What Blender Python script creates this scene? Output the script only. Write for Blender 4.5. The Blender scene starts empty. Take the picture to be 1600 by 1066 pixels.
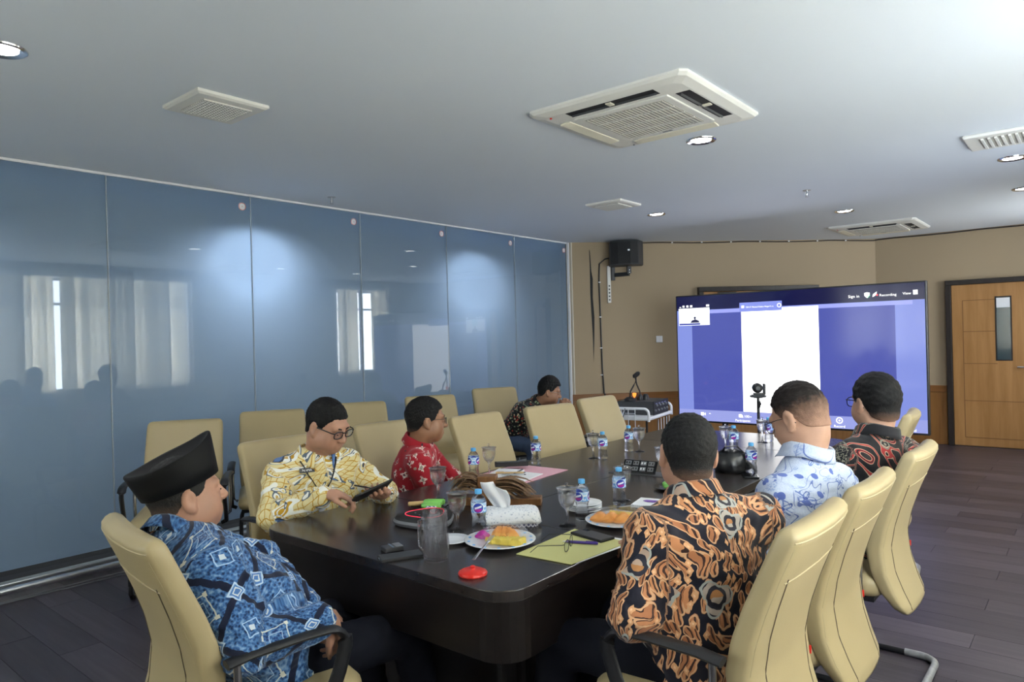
import bpy, bmesh, math, random
import numpy as np
from mathutils import Vector, Matrix
random.seed(7); np.random.seed(7)
SC = bpy.context.scene
COL = SC.collection
PI = math.pi

# ------------------------------------------------------------------ camera
YAW, PITCH, ROLL, FPX, CAMH = 0.696445, -0.003354, -0.0260214, 1096.797, 1.5
def cam_axes():
    cy, sy, cp, sp = math.cos(YAW), math.sin(YAW), math.cos(PITCH), math.sin(PITCH)
    fw = Vector((-sy*cp, cy*cp, sp)); ri = Vector((cy, sy, 0)); up = ri.cross(fw)
    c, s = math.cos(ROLL), math.sin(ROLL)
    return c*ri + s*up, -s*ri + c*up, fw
_r, _u, _f = cam_axes()
cd = bpy.data.cameras.new('camera'); cd.sensor_width = 36.0; cd.lens = FPX*36.0/1600.0; cd.clip_start = .05
cam = bpy.data.objects.new('camera', cd); COL.objects.link(cam)
cam.matrix_world = Matrix(((_r.x, _u.x, -_f.x, 0), (_r.y, _u.y, -_f.y, 0), (_r.z, _u.z, -_f.z, CAMH), (0, 0, 0, 1)))
SC.camera = cam
# ------------------------------------------------------------------ view, world, daylight
vs = SC.view_settings
SC.display_settings.display_device = 'sRGB'
vs.view_transform = 'Standard'; vs.look = 'None'; vs.gamma = 1.0; vs.use_curve_mapping = False
vs.exposure = 0.10

wd = bpy.data.worlds.new('daylight'); SC.world = wd; wd.use_nodes = True
bg = wd.node_tree.nodes['Background']; bg.inputs[0].default_value = (.62, .74, 1.0, 1); bg.inputs[1].default_value = .9
def area(name, loc, rot, sx, sy, power, col):
    l = bpy.data.lights.new(name, 'AREA'); l.shape = 'RECTANGLE'; l.size = sx; l.size_y = sy
    l.energy = power; l.color = col
    o = bpy.data.objects.new(name, l); o.location = loc; o.rotation_euler = rot; COL.objects.link(o)
    return o
CEIL = 2.72; GX = -5.25; RX = 0.62; FRONTY = -1.6
# daylight falling through the two windows of the right-hand wall (outside the blinds)
area('window_daylight', (RX+.55, 2.9, 1.62), (0, PI/2, 0), 1.8, 5.2, 570, (.80, .90, 1.0))
area('window_daylight', (RX+.55, 8.75, 1.62), (0, PI/2, 0), 1.8, 1.5, 190, (.84, .92, 1.0))
area('window_daylight', (-2.9, FRONTY-.55, 1.62), (PI/2, 0, 0), 3.2, 1.8, 270, (.78, .89, 1.0))  # added daylight through the assumed window behind the camera

# ------------------------------------------------------------------ node helpers
class S:
    """a shader socket with arithmetic"""
    def __init__(s, t, o): s.t, s.o = t, o
    def _m(s, op, *a):
        n = s.t.nodes.new('ShaderNodeMath'); n.operation = op
        for i, x in enumerate((s,)+a):
            if isinstance(x, S): s.t.links.new(x.o, n.inputs[i])
            else: n.inputs[i].default_value = float(x)
        return S(s.t, n.outputs[0])
    def __add__(s, b): return s._m('ADD', b)
    def __radd__(s, b): return s._m('ADD', b)
    def __sub__(s, b): return s._m('SUBTRACT', b)
    def __rsub__(s, b): return (s*-1)+b
    def __mul__(s, b): return s._m('MULTIPLY', b)
    def __rmul__(s, b): return s._m('MULTIPLY', b)
    def __truediv__(s, b): return s._m('DIVIDE', b)
    def lt(s, b): return s._m('LESS_THAN', b)
    def gt(s, b): return s._m('GREATER_THAN', b)
    def abs(s): return s._m('ABSOLUTE')
    def fr(s): return s._m('FRACT')
    def mn(s, b): return s._m('MINIMUM', b)
    def mx(s, b): return s._m('MAXIMUM', b)
    def sin(s): return s._m('SINE')
    def cos(s): return s._m('COSINE')
    def atan2(s, b): return s._m('ARCTAN2', b)
    def sqrt(s): return s._m('SQRT')
    def inv(s): return 1-s
class T:
    def __init__(s, name):
        s.m = bpy.data.materials.new(name); s.m.use_nodes = True; s.t = s.m.node_tree
        s.b = s.t.nodes['Principled BSDF']; s.out = s.t.nodes['Material Output']
    def n(s, k, **kw):
        n = s.t.nodes.new(k)
        for a, v in kw.items(): setattr(n, a, v)
        return n
    def link(s, a, b): s.t.links.new(a.o if isinstance(a, S) else a, b)
    def obj(s):
        return s.n('ShaderNodeTexCoord').outputs['Object']
    def attr(s, nm='pat'):
        return s.n('ShaderNodeAttribute', attribute_name=nm).outputs['Vector']
    def xyz(s, v):
        n = s.n('ShaderNodeSeparateXYZ'); s.link(v, n.inputs[0]); return [S(s.t, o) for o in n.outputs]
    def comb(s, x, y, z=0.0):
        n = s.n('ShaderNodeCombineXYZ')
        for i, q in enumerate((x, y, z)):
            if isinstance(q, S): s.link(q, n.inputs[i])
            else: n.inputs[i].default_value = q
        return n.outputs[0]
    def noise(s, v, scale, detail=2.0, rough=.5, dist=0.0):
        n = s.n('ShaderNodeTexNoise'); s.link(v, n.inputs['Vector']); n.inputs['Scale'].default_value = scale
        n.inputs['Detail'].default_value = detail; n.inputs['Roughness'].default_value = rough; n.inputs['Distortion'].default_value = dist
        return S(s.t, n.outputs[0])
    def noisec(s, v, scale, detail=2.0):
        n = s.n('ShaderNodeTexNoise'); s.link(v, n.inputs['Vector']); n.inputs['Scale'].default_value = scale; n.inputs['Detail'].default_value = detail
        return n.outputs[1]
    def vor(s, v, scale, feature='F1', rnd=1.0, dim='3D'):
        n = s.n('ShaderNodeTexVoronoi', feature=feature, voronoi_dimensions=dim); s.link(v, n.inputs['Vector'])
        n.inputs['Scale'].default_value = scale; n.inputs['Randomness'].default_value = rnd
        return n
    def vorl(s, u, v, scale, rnd=1.0):
        """2D voronoi cell: distance, local x, y (cell units), random value"""
        n = s.vor(s.comb(u, v), scale, 'F1', rnd, '2D')
        px, py, _ = s.xyz(n.outputs['Position'])
        r = s.n('ShaderNodeSeparateColor'); s.link(n.outputs['Color'], r.inputs[0])
        return S(s.t, n.outputs['Distance']), u*scale-px*scale, v*scale-py*scale, S(s.t, r.outputs[0]), S(s.t, r.outputs[1])
    def mix(s, f, a, b):
        n = s.n('ShaderNodeMix', data_type='RGBA')
        if isinstance(f, S): s.link(f, n.inputs[0])
        else: n.inputs[0].default_value = f
        for q, i in ((a, 6), (b, 7)):
            if isinstance(q, tuple): n.inputs[i].default_value = (*q, 1)
            else: s.link(q, n.inputs[i])
        return n.outputs[2]
    def ramp(s, f, stops, const=False):
        n = s.n('ShaderNodeValToRGB'); s.link(f, n.inputs[0]); e = n.color_ramp.elements
        if const: n.color_ramp.interpolation = 'CONSTANT'
        while len(e) < len(stops): e.new(.5)
        for q, (p, c) in zip(e, stops): q.position = p; q.color = (*c, 1)
        return n.outputs[0]
    def set(s, **kw):
        for k, v in kw.items():
            k = {'col': 'Base Color', 'rough': 'Roughness', 'metal': 'Metallic', 'spec': 'Specular IOR Level', 'ior': 'IOR', 'trans': 'Transmission Weight',
                 'sheen': 'Sheen Weight', 'coat': 'Coat Weight', 'coatr': 'Coat Roughness', 'emc': 'Emission Color', 'ems': 'Emission Strength', 'alpha': 'Alpha', 'sss': 'Subsurface Weight'}[k]
            i = s.b.inputs[k]
            if isinstance(v, (S,)) or hasattr(v, 'is_linked'): s.link(v, i)
            elif isinstance(v, tuple): i.default_value = (*v, 1)
            else: i.default_value = v
        return s
    def bump(s, h, strength=.2, dist=.002):
        n = s.n('ShaderNodeBump'); n.inputs['Strength'].default_value = strength; n.inputs['Distance'].default_value = dist
        s.link(h, n.inputs['Height']); s.link(n.outputs[0], s.b.inputs['Normal']); return s
def simple(name, col, rough=.5, metal=0.0, spec=.5, var=.06, vscale=6.0, bump=0.0, bscale=80.0, **kw):
    t = T(name); v = t.obj()
    n = t.noise(v, vscale, 3)
    c1 = tuple(max(0, x*(1-var)) for x in col); c2 = tuple(min(1, x*(1+var)) for x in col)
    t.set(col=t.mix(n, c1, c2), rough=rough, metal=metal, spec=spec, **kw)
    if bump: t.bump(t.noise(v, bscale, 4), bump)
    return t.m
def emit(name, col, strength, spec=.5, rough=.15):
    t = T(name); t.set(col=(0, 0, 0), emc=col, ems=strength, rough=rough, spec=spec); return t.m
def wood(name, dark, light, scale=1.0, axis=2, rough=.4, spec=.4):
    t = T(name); x, y, z = t.xyz(t.obj()); c = [x, y, z]
    c = [q*(scale*(1.2 if i == axis else 14)) for i, q in enumerate(c)]
    v = t.comb(*c)
    n = t.noise(v, 1.0, 6, .6, .4)
    t.set(col=t.ramp(n, [(.3, dark), (.7, light)]), rough=rough, spec=spec); t.bump(n, .06); return t.m
def glassy(name, tint=(1, 1, 1), ior=1.45, clear=.45, rough=.0):
    t = T(name); t.set(col=tint, rough=rough, ior=ior, trans=1.0)
    tr = t.n('ShaderNodeBsdfTransparent'); tr.inputs[0].default_value = (*tint, 1)
    mx = t.n('ShaderNodeMixShader'); mx.inputs[0].default_value = clear
    t.link(t.b.outputs[0], mx.inputs[1]); t.link(tr.outputs[0], mx.inputs[2]); t.link(mx.outputs[0], t.out.inputs[0]); return t.m

# ------------------------------------------------------------------ mesh helpers
class MB:
    def __init__(s): s.v = []; s.f = []
    def add(s, vs_, fs_):
        k = len(s.v); s.v += [tuple(q) for q in vs_]; s.f += [tuple(i+k for i in f) for f in fs_]; return s
    def box(s, c, d, rot=None):
        hx, hy, hz = d[0]/2, d[1]/2, d[2]/2
        p = [Vector((x, y, z)) for z in (-hz, hz) for y in (-hy, hy) for x in (-hx, hx)]
        if rot is not None:
            m = rot if isinstance(rot, Matrix) else Matrix.Rotation(rot, 3, 'Z'); p = [m @ q for q in p]
        c = Vector(c)
        return s.add([q+c for q in p], [(0, 2, 3, 1), (4, 5, 7, 6), (0, 1, 5, 4), (2, 6, 7, 3), (0, 4, 6, 2), (1, 3, 7, 5)])
    def rings(s, R, cap=True, closed=True):
        n = len(R[0]); k = [q for r in R for q in r]; f = []
        for i in range(len(R)-1):
            for j in range(n if closed else n-1):
                a, b = i*n+j, i*n+(j+1) % n; f.append((a, b, b+n, a+n))
        if cap:
            f.append(tuple(reversed(range(n)))); f.append(tuple(range((len(R)-1)*n, len(R)*n)))
        return s.add(k, f)
    def lathe(s, prof, n=24, c=(0, 0, 0), m=None, cap=True):
        R = []
        for r, z in prof:
            ring = [Vector((r*math.cos(2*PI*j/n), r*math.sin(2*PI*j/n), z)) for j in range(n)]
            if m is not None: ring = [m @ q for q in ring]
            R.append([q+Vector(c) for q in ring])
        return s.rings(R, cap)
    def tube(s, pts, r, n=8, flat=None, upv=None):
        P = [Vector(p) for p in pts]; R = []
        for i, p in enumerate(P):
            d = (P[min(i+1, len(P)-1)]-P[max(i-1, 0)]).normalized()
            u = Vector(upv) if upv else (Vector((0, 0, 1)) if abs(d.z) < .9 else Vector((1, 0, 0)))
            a = d.cross(u).normalized(); b = a.cross(d)
            rr = r[i] if isinstance(r, (list, tuple)) else r
            fa, fb = flat or (1, 1)
            R.append([p+a*(rr*fa*math.cos(2*PI*j/n))+b*(rr*fb*math.sin(2*PI*j/n)) for j in range(n)])
        return s.rings(R)
    def prism(s, poly, z0, z1):
        return s.rings([[Vector((x, y, z0)) for x, y in poly], [Vector((x, y, z1)) for x, y in poly]])
    def quad(s, a, b, c, d): return s.add([a, b, c, d], [(0, 1, 2, 3)])
    def mesh(s, name):
        me = bpy.data.meshes.new(name); me.from_pydata([tuple(q) for q in s.v], [], s.f)
        bm = bmesh.new(); bm.from_mesh(me); bmesh.ops.recalc_face_normals(bm, faces=bm.faces); bm.to_mesh(me); bm.free()
        return me
    def build(s, name, mat, parent=None, smooth=False, bevel=0.0, loc=None, segs=2):
        me = s.mesh(name); return mkobj(name, me, mat, parent, smooth, bevel, loc, segs)
def mkobj(name, me, mat, parent=None, smooth=False, bevel=0.0, loc=None, segs=2):
    if mat is not None: me.materials.append(mat)
    if smooth:
        me.polygons.foreach_set('use_smooth', [True]*len(me.polygons))
        if smooth != 'all': me.set_sharp_from_angle(angle=math.radians(40))
    o = bpy.data.objects.new(name, me); COL.objects.link(o)
    if parent is not None: o.parent = parent
    if loc is not None: o.location = loc
    if bevel:
        b = o.modifiers.new('bevel', 'BEVEL'); b.width = bevel; b.segments = segs; b.limit_method = 'ANGLE'
    return o
def empty(name, loc=(0, 0, 0), rz=0.0):
    o = bpy.data.objects.new(name, None); o.location = loc; o.rotation_euler = (0, 0, rz); o.empty_display_size = .1; COL.objects.link(o); return o
def tag(o, label, cat, group=None):
    o['label'] = label; o['category'] = cat
    if group: o['group'] = group
    return o
def struct(o, label=None, cat=None):
    o['kind'] = 'structure'
    if label: o['label'] = label
    if cat: o['category'] = cat
    return o
def copy_tree(o, parent=None):
    c = o.copy(); COL.objects.link(c); c.parent = parent
    for ch in list(o.children): copy_tree(ch, c)
    return c
def arc(c, r, a0, a1, n, fn): return [fn(c, r, a0+(a1-a0)*i/n) for i in range(n+1)]
def text(body, size, mat, parent, M3, loc, name='lettering', align='LEFT'):
    cu = bpy.data.curves.new(name, 'FONT'); cu.body = body; cu.size = size; cu.extrude = .0003; cu.align_x = align; cu.resolution_u = 2
    o = bpy.data.objects.new(name, cu); COL.objects.link(o); bpy.context.view_layer.update()
    me = bpy.data.meshes.new_from_object(o.evaluated_get(bpy.context.evaluated_depsgraph_get()))
    bpy.data.objects.remove(o); bpy.data.curves.remove(cu)
    me.name = name; me.materials.clear(); o = mkobj(name, me, mat, parent)
    m = M3.to_4x4(); m.translation = loc; o.matrix_local = m; return o

# ------------------------------------------------------------------ materials
M = {}
def m_floor():
    t = T('dark laminate'); x, y, z = t.xyz(t.obj())
    oi = t.n('ShaderNodeObjectInfo'); rnd = S(t.t, oi.outputs['Random'])
    n = t.noise(t.comb(x*1.5+rnd*9, y*22, z), 1.0, 6, .62, .5)
    k = n*.75+rnd*.3-.03
    t.set(col=t.ramp(k, [(.25, (.036, .028, .036)), (.55, (.068, .054, .066)), (.85, (.112, .092, .108))]), rough=.40, spec=.45)
    t.bump(n, .12, .001); return t.m
M['floor'] = m_floor()
M['sub'] = simple('floor joint', (.02, .016, .016), .8)
M['ceil'] = simple('ceiling paint', (.74, .79, .86), .75, var=.025, vscale=.7, bump=.05, bscale=3)
M['wall'] = simple('beige wallpaper', (.365, .28, .18), .7, var=.04, vscale=1.2, bump=.15, bscale=160)
M['wallpale'] = simple('pale wall paint', (.60, .56, .48), .7, var=.03)
M['wains'] = wood('orange veneer', (.20, .085, .022), (.30, .14, .04), 1.1, 2, .38)
M['wainsrail'] = wood('veneer rail', (.17, .07, .018), (.27, .115, .034), 1.0, 0, .35)
M['doorw'] = wood('door veneer', (.34, .165, .052), (.45, .235, .085), 1.0, 2, .36)
M['doorline'] = simple('door groove', (.20, .09, .03), .6)
M['frame'] = wood('dark door frame', (.018, .013, .011), (.035, .026, .022), 1.0, 2, .4)
M['table'] = wood('espresso table veneer', (.022, .018, .017), (.040, .032, .030), .9, 1, .24, .55)
M['tablebase'] = wood('espresso apron veneer', (.009, .007, .0065), (.016, .012, .011), .9, 0, .35, .35)
M['leather'] = simple('beige leather', (.43, .345, .190), .42, spec=.45, var=.05, vscale=5, bump=.12, bscale=260)
M['seamdark'] = simple('dark seam', (.12, .09, .06), .7)
M['piping'] = simple('pale piping', (.41, .335, .19), .45)
M['black'] = simple('black plastic', (.014, .014, .016), .38)
M['blackmatte'] = simple('matte black', (.010, .010, .011), .65)
M['blackgloss'] = simple('gloss black', (.008, .008, .010), .12)
M['charcoal'] = simple('charcoal plastic', (.045, .047, .052), .5)
M['grey'] = simple('grey plastic', (.16, .165, .18), .45)
M['chrome'] = simple('chrome', (.75, .76, .78), .14, 1.0, var=.02)
M['steel'] = simple('brushed steel', (.52, .53, .55), .3, 1.0)
M['wrap'] = simple('crinkled wrap film', (.42, .43, .44), .28, .5, bump=.9, bscale=45, var=.4, vscale=40)
M['white'] = simple('white enamel', (.78, .79, .82), .35, var=.02)
M['acwhite'] = simple('aged white plastic', (.74, .73, .69), .5, var=.03)
M['acflap'] = simple('yellowed flap', (.72, .68, .56), .5)
M['acgrille'] = simple('grey grille', (.45, .44, .40), .6)
M['slot'] = simple('dark slot', (.012, .012, .012), .7)
M['red'] = simple('red plastic', (.72, .03, .02), .3)
M['porcelain'] = simple('white porcelain', (.80, .81, .84), .12, var=.01)
M['blackplate'] = simple('black plate', (.012, .012, .012), .2)
M['paper'] = simple('white paper', (.80, .80, .82), .8, var=.02)
M['pink'] = simple('pink card', (.70, .38, .45), .75, var=.04)
M['yellowcard'] = simple('yellow folder', (.60, .58, .24), .7, var=.05)
M['purple'] = simple('purple pen', (.10, .055, .36), .35)
M['purple2'] = simple('purple print', (.22, .10, .42), .5)
M['tan'] = simple('tan pencil', (.50, .34, .16), .5)
M['melon'] = simple('melon flesh', (.85, .36, .09), .35, var=.15, vscale=40)
M['pine'] = simple('pineapple flesh', (.82, .62, .10), .4, var=.25, vscale=60, bump=.5, bscale=90)
M['dragon'] = simple('magenta fruit', (.55, .03, .36), .4, var=.2, vscale=40)
M['leafgreen'] = simple('banana leaf green', (.22, .58, .12), .4, var=.2, vscale=30)
M['pastry'] = simple('pastry', (.62, .42, .18), .6, var=.2, vscale=40)
M['lace'] = None; M['seal'] = simple('pale silicone', (.42, .47, .52), .4); M['railchrome'] = simple('satin chrome', (.80, .82, .85), .30, 1.0, var=.02)
M['mugglass'] = glassy('mug glass', (.99, .99, 1), 1.42, .70)
M['tissue'] = simple('tissue', (.84, .86, .90), .9, var=.01)
M['wooddeco'] = wood('teak block', (.13, .055, .018), (.23, .105, .035), 2.2, 2, .5)
M['strip'] = simple('dry brown leaf', (.17, .095, .045), .7, var=.35, vscale=25)
M['capblue'] = simple('sky blue cap', (.10, .42, .80), .4)
M['glass'] = glassy('clear glass', (.98, .99, 1), 1.45, .45)
M['pet'] = glassy('clear bottle water', (.96, .98, 1), 1.30, .48)
M['water'] = glassy('water', (.97, .98, 1), 1.33, .45)
M['filmwrap'] = glassy('cling film', (1, 1, 1), 1.25, .80)
def m_lace():
    t = T('white lace'); x, y, z = t.xyz(t.obj())
    n = S(t.t, t.vor(t.obj(), 95).outputs['Distance'])
    t.set(col=t.ramp(n, [(.0, (.30, .33, .45)), (.22, (.62, .66, .76)), (.40, (.86, .88, .93))]), rough=.9); t.bump(n, .5, .002); return t.m
M['lace'] = m_lace()
def m_lattice():
    t = T('blue white lattice'); x, y, z = t.xyz(t.obj())
    a = ((x+y+z)*55).fr()-.5; b = ((x+y-z)*55).fr()-.5
    k = (a.abs().mn(b.abs())).lt(.16)
    t.set(col=t.mix(k, (.11, .12, .24), (.74, .76, .84)), rough=.5); return t.m
M['lattice'] = m_lattice()
def m_label():
    t = T('bottle label'); x, y, z = t.xyz(t.obj())
    ang = y.atan2(x); a = ((ang+.6)*(1/2.0944)).fr()-.5          # three marks round the bottle
    u = a*2.0944*.030; v = z-.099; r = (u*u+v*v*1.25).sqrt()
    n = t.noise(t.comb(u*60, v*60, 0), 1.0, 2)
    base = t.mix(z.gt(.099), (.16, .40, .78), (.45, .68, .92))
    disc = t.mix(r.lt(.020), base, (.025, .06, .42))
    red = t.mix(r.lt(.0165)*v.lt(-.004), disc, (.42, .02, .30))
    wh = t.mix((v-.002-u*.3).abs().lt(.0038)*(u.abs()).lt(.014), red, (.82, .86, .95))
    wh2 = t.mix((r-.0225).abs().lt(.0016), wh, (.80, .88, .96))
    fine = t.mix((a.abs().gt(.36))*(v*420).sin().gt(.1)*n.gt(.48), wh2, (.85, .90, .98))
    t.set(col=fine, rough=.3); return t.m
M['label'] = m_label()
def m_pane():
    t = T('pane glass'); t.t.nodes.remove(t.b)
    tr = t.n('ShaderNodeBsdfTransparent'); tr.inputs[0].default_value = (.92, .95, .96, 1)
    gl = t.n('ShaderNodeBsdfGlossy'); gl.inputs['Roughness'].default_value = .02; gl.inputs[0].default_value = (1, 1, 1, 1)
    fr = t.n('ShaderNodeFresnel'); ge = t.n('ShaderNodeNewGeometry'); t.link(1.55-S(t.t, ge.outputs['Backfacing'])*.55, fr.inputs[0])
    mx = t.n('ShaderNodeMixShader'); t.link(fr.outputs[0], mx.inputs[0]); t.link(tr.outputs[0], mx.inputs[1]); t.link(gl.outputs[0], mx.inputs[2])
    t.link(mx.outputs[0], t.out.inputs[0]); return t.m
M['pane'] = m_pane()
def m_film():
    t = T('frosted film'); t.t.nodes.remove(t.b)
    a = t.n('ShaderNodeBsdfTranslucent'); a.inputs[0].default_value = (.55, .62, .72, 1)
    d = t.n('ShaderNodeBsdfDiffuse'); n = t.noise(t.obj(), 30, 3)
    t.link(t.mix(n, (.125, .14, .155), (.145, .16, .175)), d.inputs[0])
    ad = t.n('ShaderNodeAddShader'); t.link(a.outputs[0], ad.inputs[0]); t.link(d.outputs[0], ad.inputs[1])
    t.link(ad.outputs[0], t.out.inputs[0]); return t.m
M['film'] = m_film()
def m_blind():
    t = T('fabric blind'); t.t.nodes.remove(t.b)
    oi = t.n('ShaderNodeObjectInfo'); a = t.n('ShaderNodeBsdfTranslucent'); t.link(t.mix(S(t.t, oi.outputs['Random']), (.26, .25, .22), (.64, .61, .54)), a.inputs[0])
    d = t.n('ShaderNodeBsdfDiffuse'); d.inputs[0].default_value = (.45, .43, .38, 1)
    ad = t.n('ShaderNodeAddShader'); t.link(a.outputs[0], ad.inputs[0]); t.link(d.outputs[0], ad.inputs[1])
    t.link(ad.outputs[0], t.out.inputs[0]); return t.m
M['blind'] = m_blind()
M['lamp'] = emit('lamp diffuser', (1, .97, .93), 14)

# ------------------------------------------------------------------ the room
PB = Vector((-5.25, 7.42, 0)); PK = Vector((-2.3, 10.45, 0)); TB = (PK-PB).normalized(); NB = Vector((TB.y, -TB.x, 0)); AB = math.atan2(TB.y, TB.x)
def onB(s, z, d=0.0): return PB + TB*s + NB*d + Vector((0, 0, z))
# floor: slab and planks
fl = struct(MB().box(((-7.1+RX+.2)/2, 4.45, -.06), (RX+.2+7.1, 12.5, .1)).build('floor', M['sub']), 'dark laminate plank floor of the meeting room')
PLX0, PLX1, PW, PL = GX+.02, RX, .19, 1.28
plank_meshes = {}
row = 0; y = .62
while y < 10.35:
    x = PLX0; ln = PL*(.35+.3*((row*2) % 3)/1.0) if row % 3 else PL
    ln = [1.28, .5, .9][row % 3]
    while x < PLX1-.02:
        l = min(ln, PLX1-x); yc = y+PW/2
        # stop at the slanted end wall
        xl, xr = x, x+l
        if yc > 7.42:
            xmin = -5.25+(yc-7.42)*(2.95/3.03)+.12
            if xr < xmin+.1: x += l; ln = PL; continue
            xl = max(xl, xmin)
        key = round(xr-xl, 3)
        if key not in plank_meshes:
            me = MB().box((0, 0, -.005), (key-.0025, PW-.002, .01)).mesh('plank'); me.materials.append(M['floor']); plank_meshes[key] = me
        p = bpy.data.objects.new('plank', plank_meshes[key]); COL.objects.link(p); p.parent = fl; p.location = ((xl+xr)/2, yc, 0)
        x += l; ln = PL
    y += PW; row += 1
struct(MB().box(((-7.1+RX+.2)/2, 4.45, CEIL+.06), (RX+.2+7.1, 12.5, .12)).build('ceiling', M['ceil']), 'plain off-white painted ceiling')
# end wall, slanted part and straight part
we = struct(MB().box(onB(2.12, CEIL/2, -.075), (4.26, .15, CEIL), AB).build('wall_end', M['wall']), 'slanted beige papered end wall with the loudspeaker')
wc = struct(MB().box(((-2.3+RX)/2, 10.525, CEIL/2), (RX+2.3, .15, CEIL)).build('wall_far', M['wall']), 'straight beige far wall with the closed wooden door')
struct(MB().box((RX+.075, (FRONTY-.15+.45)/2, CEIL/2), (.15, .45-FRONTY+.15, CEIL)).box((RX+.075, (5.35+8.1)/2, CEIL/2), (.15, 2.75, CEIL))
       .box((RX+.075, (9.4+10.6)/2, CEIL/2), (.15, 1.2, CEIL))
       .box((RX+.075, 2.9, .45), (.15, 4.9, .9)).box((RX+.075, 2.9, 2.65), (.15, 4.9, .14))
       .box((RX+.075, 8.75, .45), (.15, 1.3, .9)).box((RX+.075, 8.75, 2.65), (.15, 1.3, .14)).build('wall_right', M['wallpale']), 'pale window wall beside the camera')
struct(MB().box((-5.9, FRONTY-.075, CEIL/2), (2.8, .15, CEIL)).box((-.29, FRONTY-.075, CEIL/2), (2.0, .15, CEIL)).box((-2.9, FRONTY-.075, .45), (3.22, .15, .9)).box((-2.9, FRONTY-.075, 2.65), (3.22, .15, .14)).build('wall_front', M['wallpale']), 'pale wall behind the camera')
# wainscot on the end walls: separate veneer panels under a rail
def wains(s0, s1, place, parent):
    n = max(1, round((s1-s0)/.6)); w = (s1-s0)/n
    for i in range(n): place(s0+w*(i+.5), .335, w-.006, .67, .014, 'wainscot_panel', M['wains'], parent)
    place((s0+s1)/2, .715, s1-s0, .085, .026, 'wainscot_rail', M['wainsrail'], parent)
def placeB(s, z, w, h, d, nm, m, par):
    o = MB().box((0, 0, 0), (w, d, h)).build(nm, m, par, bevel=.003); o.location = onB(s, z, d/2); o.rotation_euler = (0, 0, AB)
def placeC(s, z, w, h, d, nm, m, par):
    MB().box((0, 0, 0), (w, d, h)).build(nm, m, par, bevel=.003, loc=(s, 10.45-d/2, z))
wains(.03, 1.70, placeB, we); wains(3.41, 4.2, placeB, we); wains(-2.28, -1.50, placeC, wc)
# torn strip of wallpaper
tp = [(.300, 2.63), (.306, 2.60), (.318, 2.35), (.335, 2.25), (.330, 2.0), (.345, 1.75), (.338, 1.5), (.322, 1.17)]
tq = [(.296, 2.61), (.300, 2.45), (.300, 2.28), (.298, 2.05), (.306, 1.8), (.316, 1.55), (.319, 1.3)]
m = MB(); pts = tp+tq[::-1]
m.rings([[onB(s, z, .0015) for s, z in pts], [onB(s, z, .004) for s, z in pts]]); m.build('torn_slit', M['slot'], we)
# door behind the television and the door on the right
def door(name, origin, ang, w, h, label, glass):
    r = empty(name, origin, ang); struct(r, label)
    for q, (c, d) in enumerate((((-.03, -.02, h/2), (.06, .09, h)), ((w+.03, -.02, h/2), (.06, .09, h)), ((w/2, -.02, h+.03), (w+.12, .09, .06)))):
        MB().box(c, d).build('door_frame', M['frame'], r, bevel=.004)
    leaf = MB().box((w/2, -.005, h/2+.004), (w-.006, .04, h-.012)).build('door_leaf', M['doorw'], r, bevel=.002)
    if glass:
        xs = (.12, .12+(w-.24))
        for z in (1.83, 1.44, 1.04, .575, .115): MB().box((w/2 if z < 1.0 else (xs[0]+glass[0])/2+.0, -.0255, z), ((xs[1]-xs[0]) if z < 1.0 else glass[0]-xs[0], .002, .008)).build('groove', M['doorline'], leaf)
        for x, z0, z1 in ((xs[0], .115, 1.83), (xs[1], .115, 1.04)): MB().box((x, -.0255, (z0+z1)/2), (.008, .002, z1-z0)).build('groove', M['doorline'], leaf)
        x0, x1, z0, z1 = glass
        MB().box(((x0+x1)/2, -.026, (z0+z1)/2), (x1-x0+.03, .006, z1-z0+.03)).build('glazing_bead', M['frame'], leaf)
        t = T('door window glass'); t.set(col=(.045, .07, .08), rough=.06, spec=.6)
        MB().box(((x0+x1)/2, -.030, (z0+z1)/2), (x1-x0, .006, z1-z0)).build('window_pane', t.m, leaf)
        MB().box(((x0+x1)/2, -.0335, z1-.065), (x1-x0-.004, .003, .12)).build('painted_reflection', M['white'], leaf)  # pale reflection on the upper glass, put in as a white panel
        MB().lathe([(.028, 0), (.028, .01), (.012, .012), (.012, .05)], 14, (w-.07, -.025, 1.0), Matrix.Rotation(PI/2, 3, 'X')).tube([(w-.07, -.07, 1.0), (w-.19, -.07, 1.0)], .010).build('door_handle', M['steel'], leaf, smooth=True)
    else:
        MB().box((.32, -.05, h-.04), (.24, .05, .06)).build('door_closer', M['black'], r, bevel=.006)
    return r
door('door_1', (-1.43, 10.44, 0), 0.0, .86, 2.03, 'honey coloured wooden door with slim glass slot', (.47, .61, 1.09, 1.85))
o_ = onB(1.79, 0, .01)
door('door_2', (o_.x, o_.y, 0), AB, 1.53, 2.05, 'brown wooden door half hidden behind the big television', None)
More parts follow.
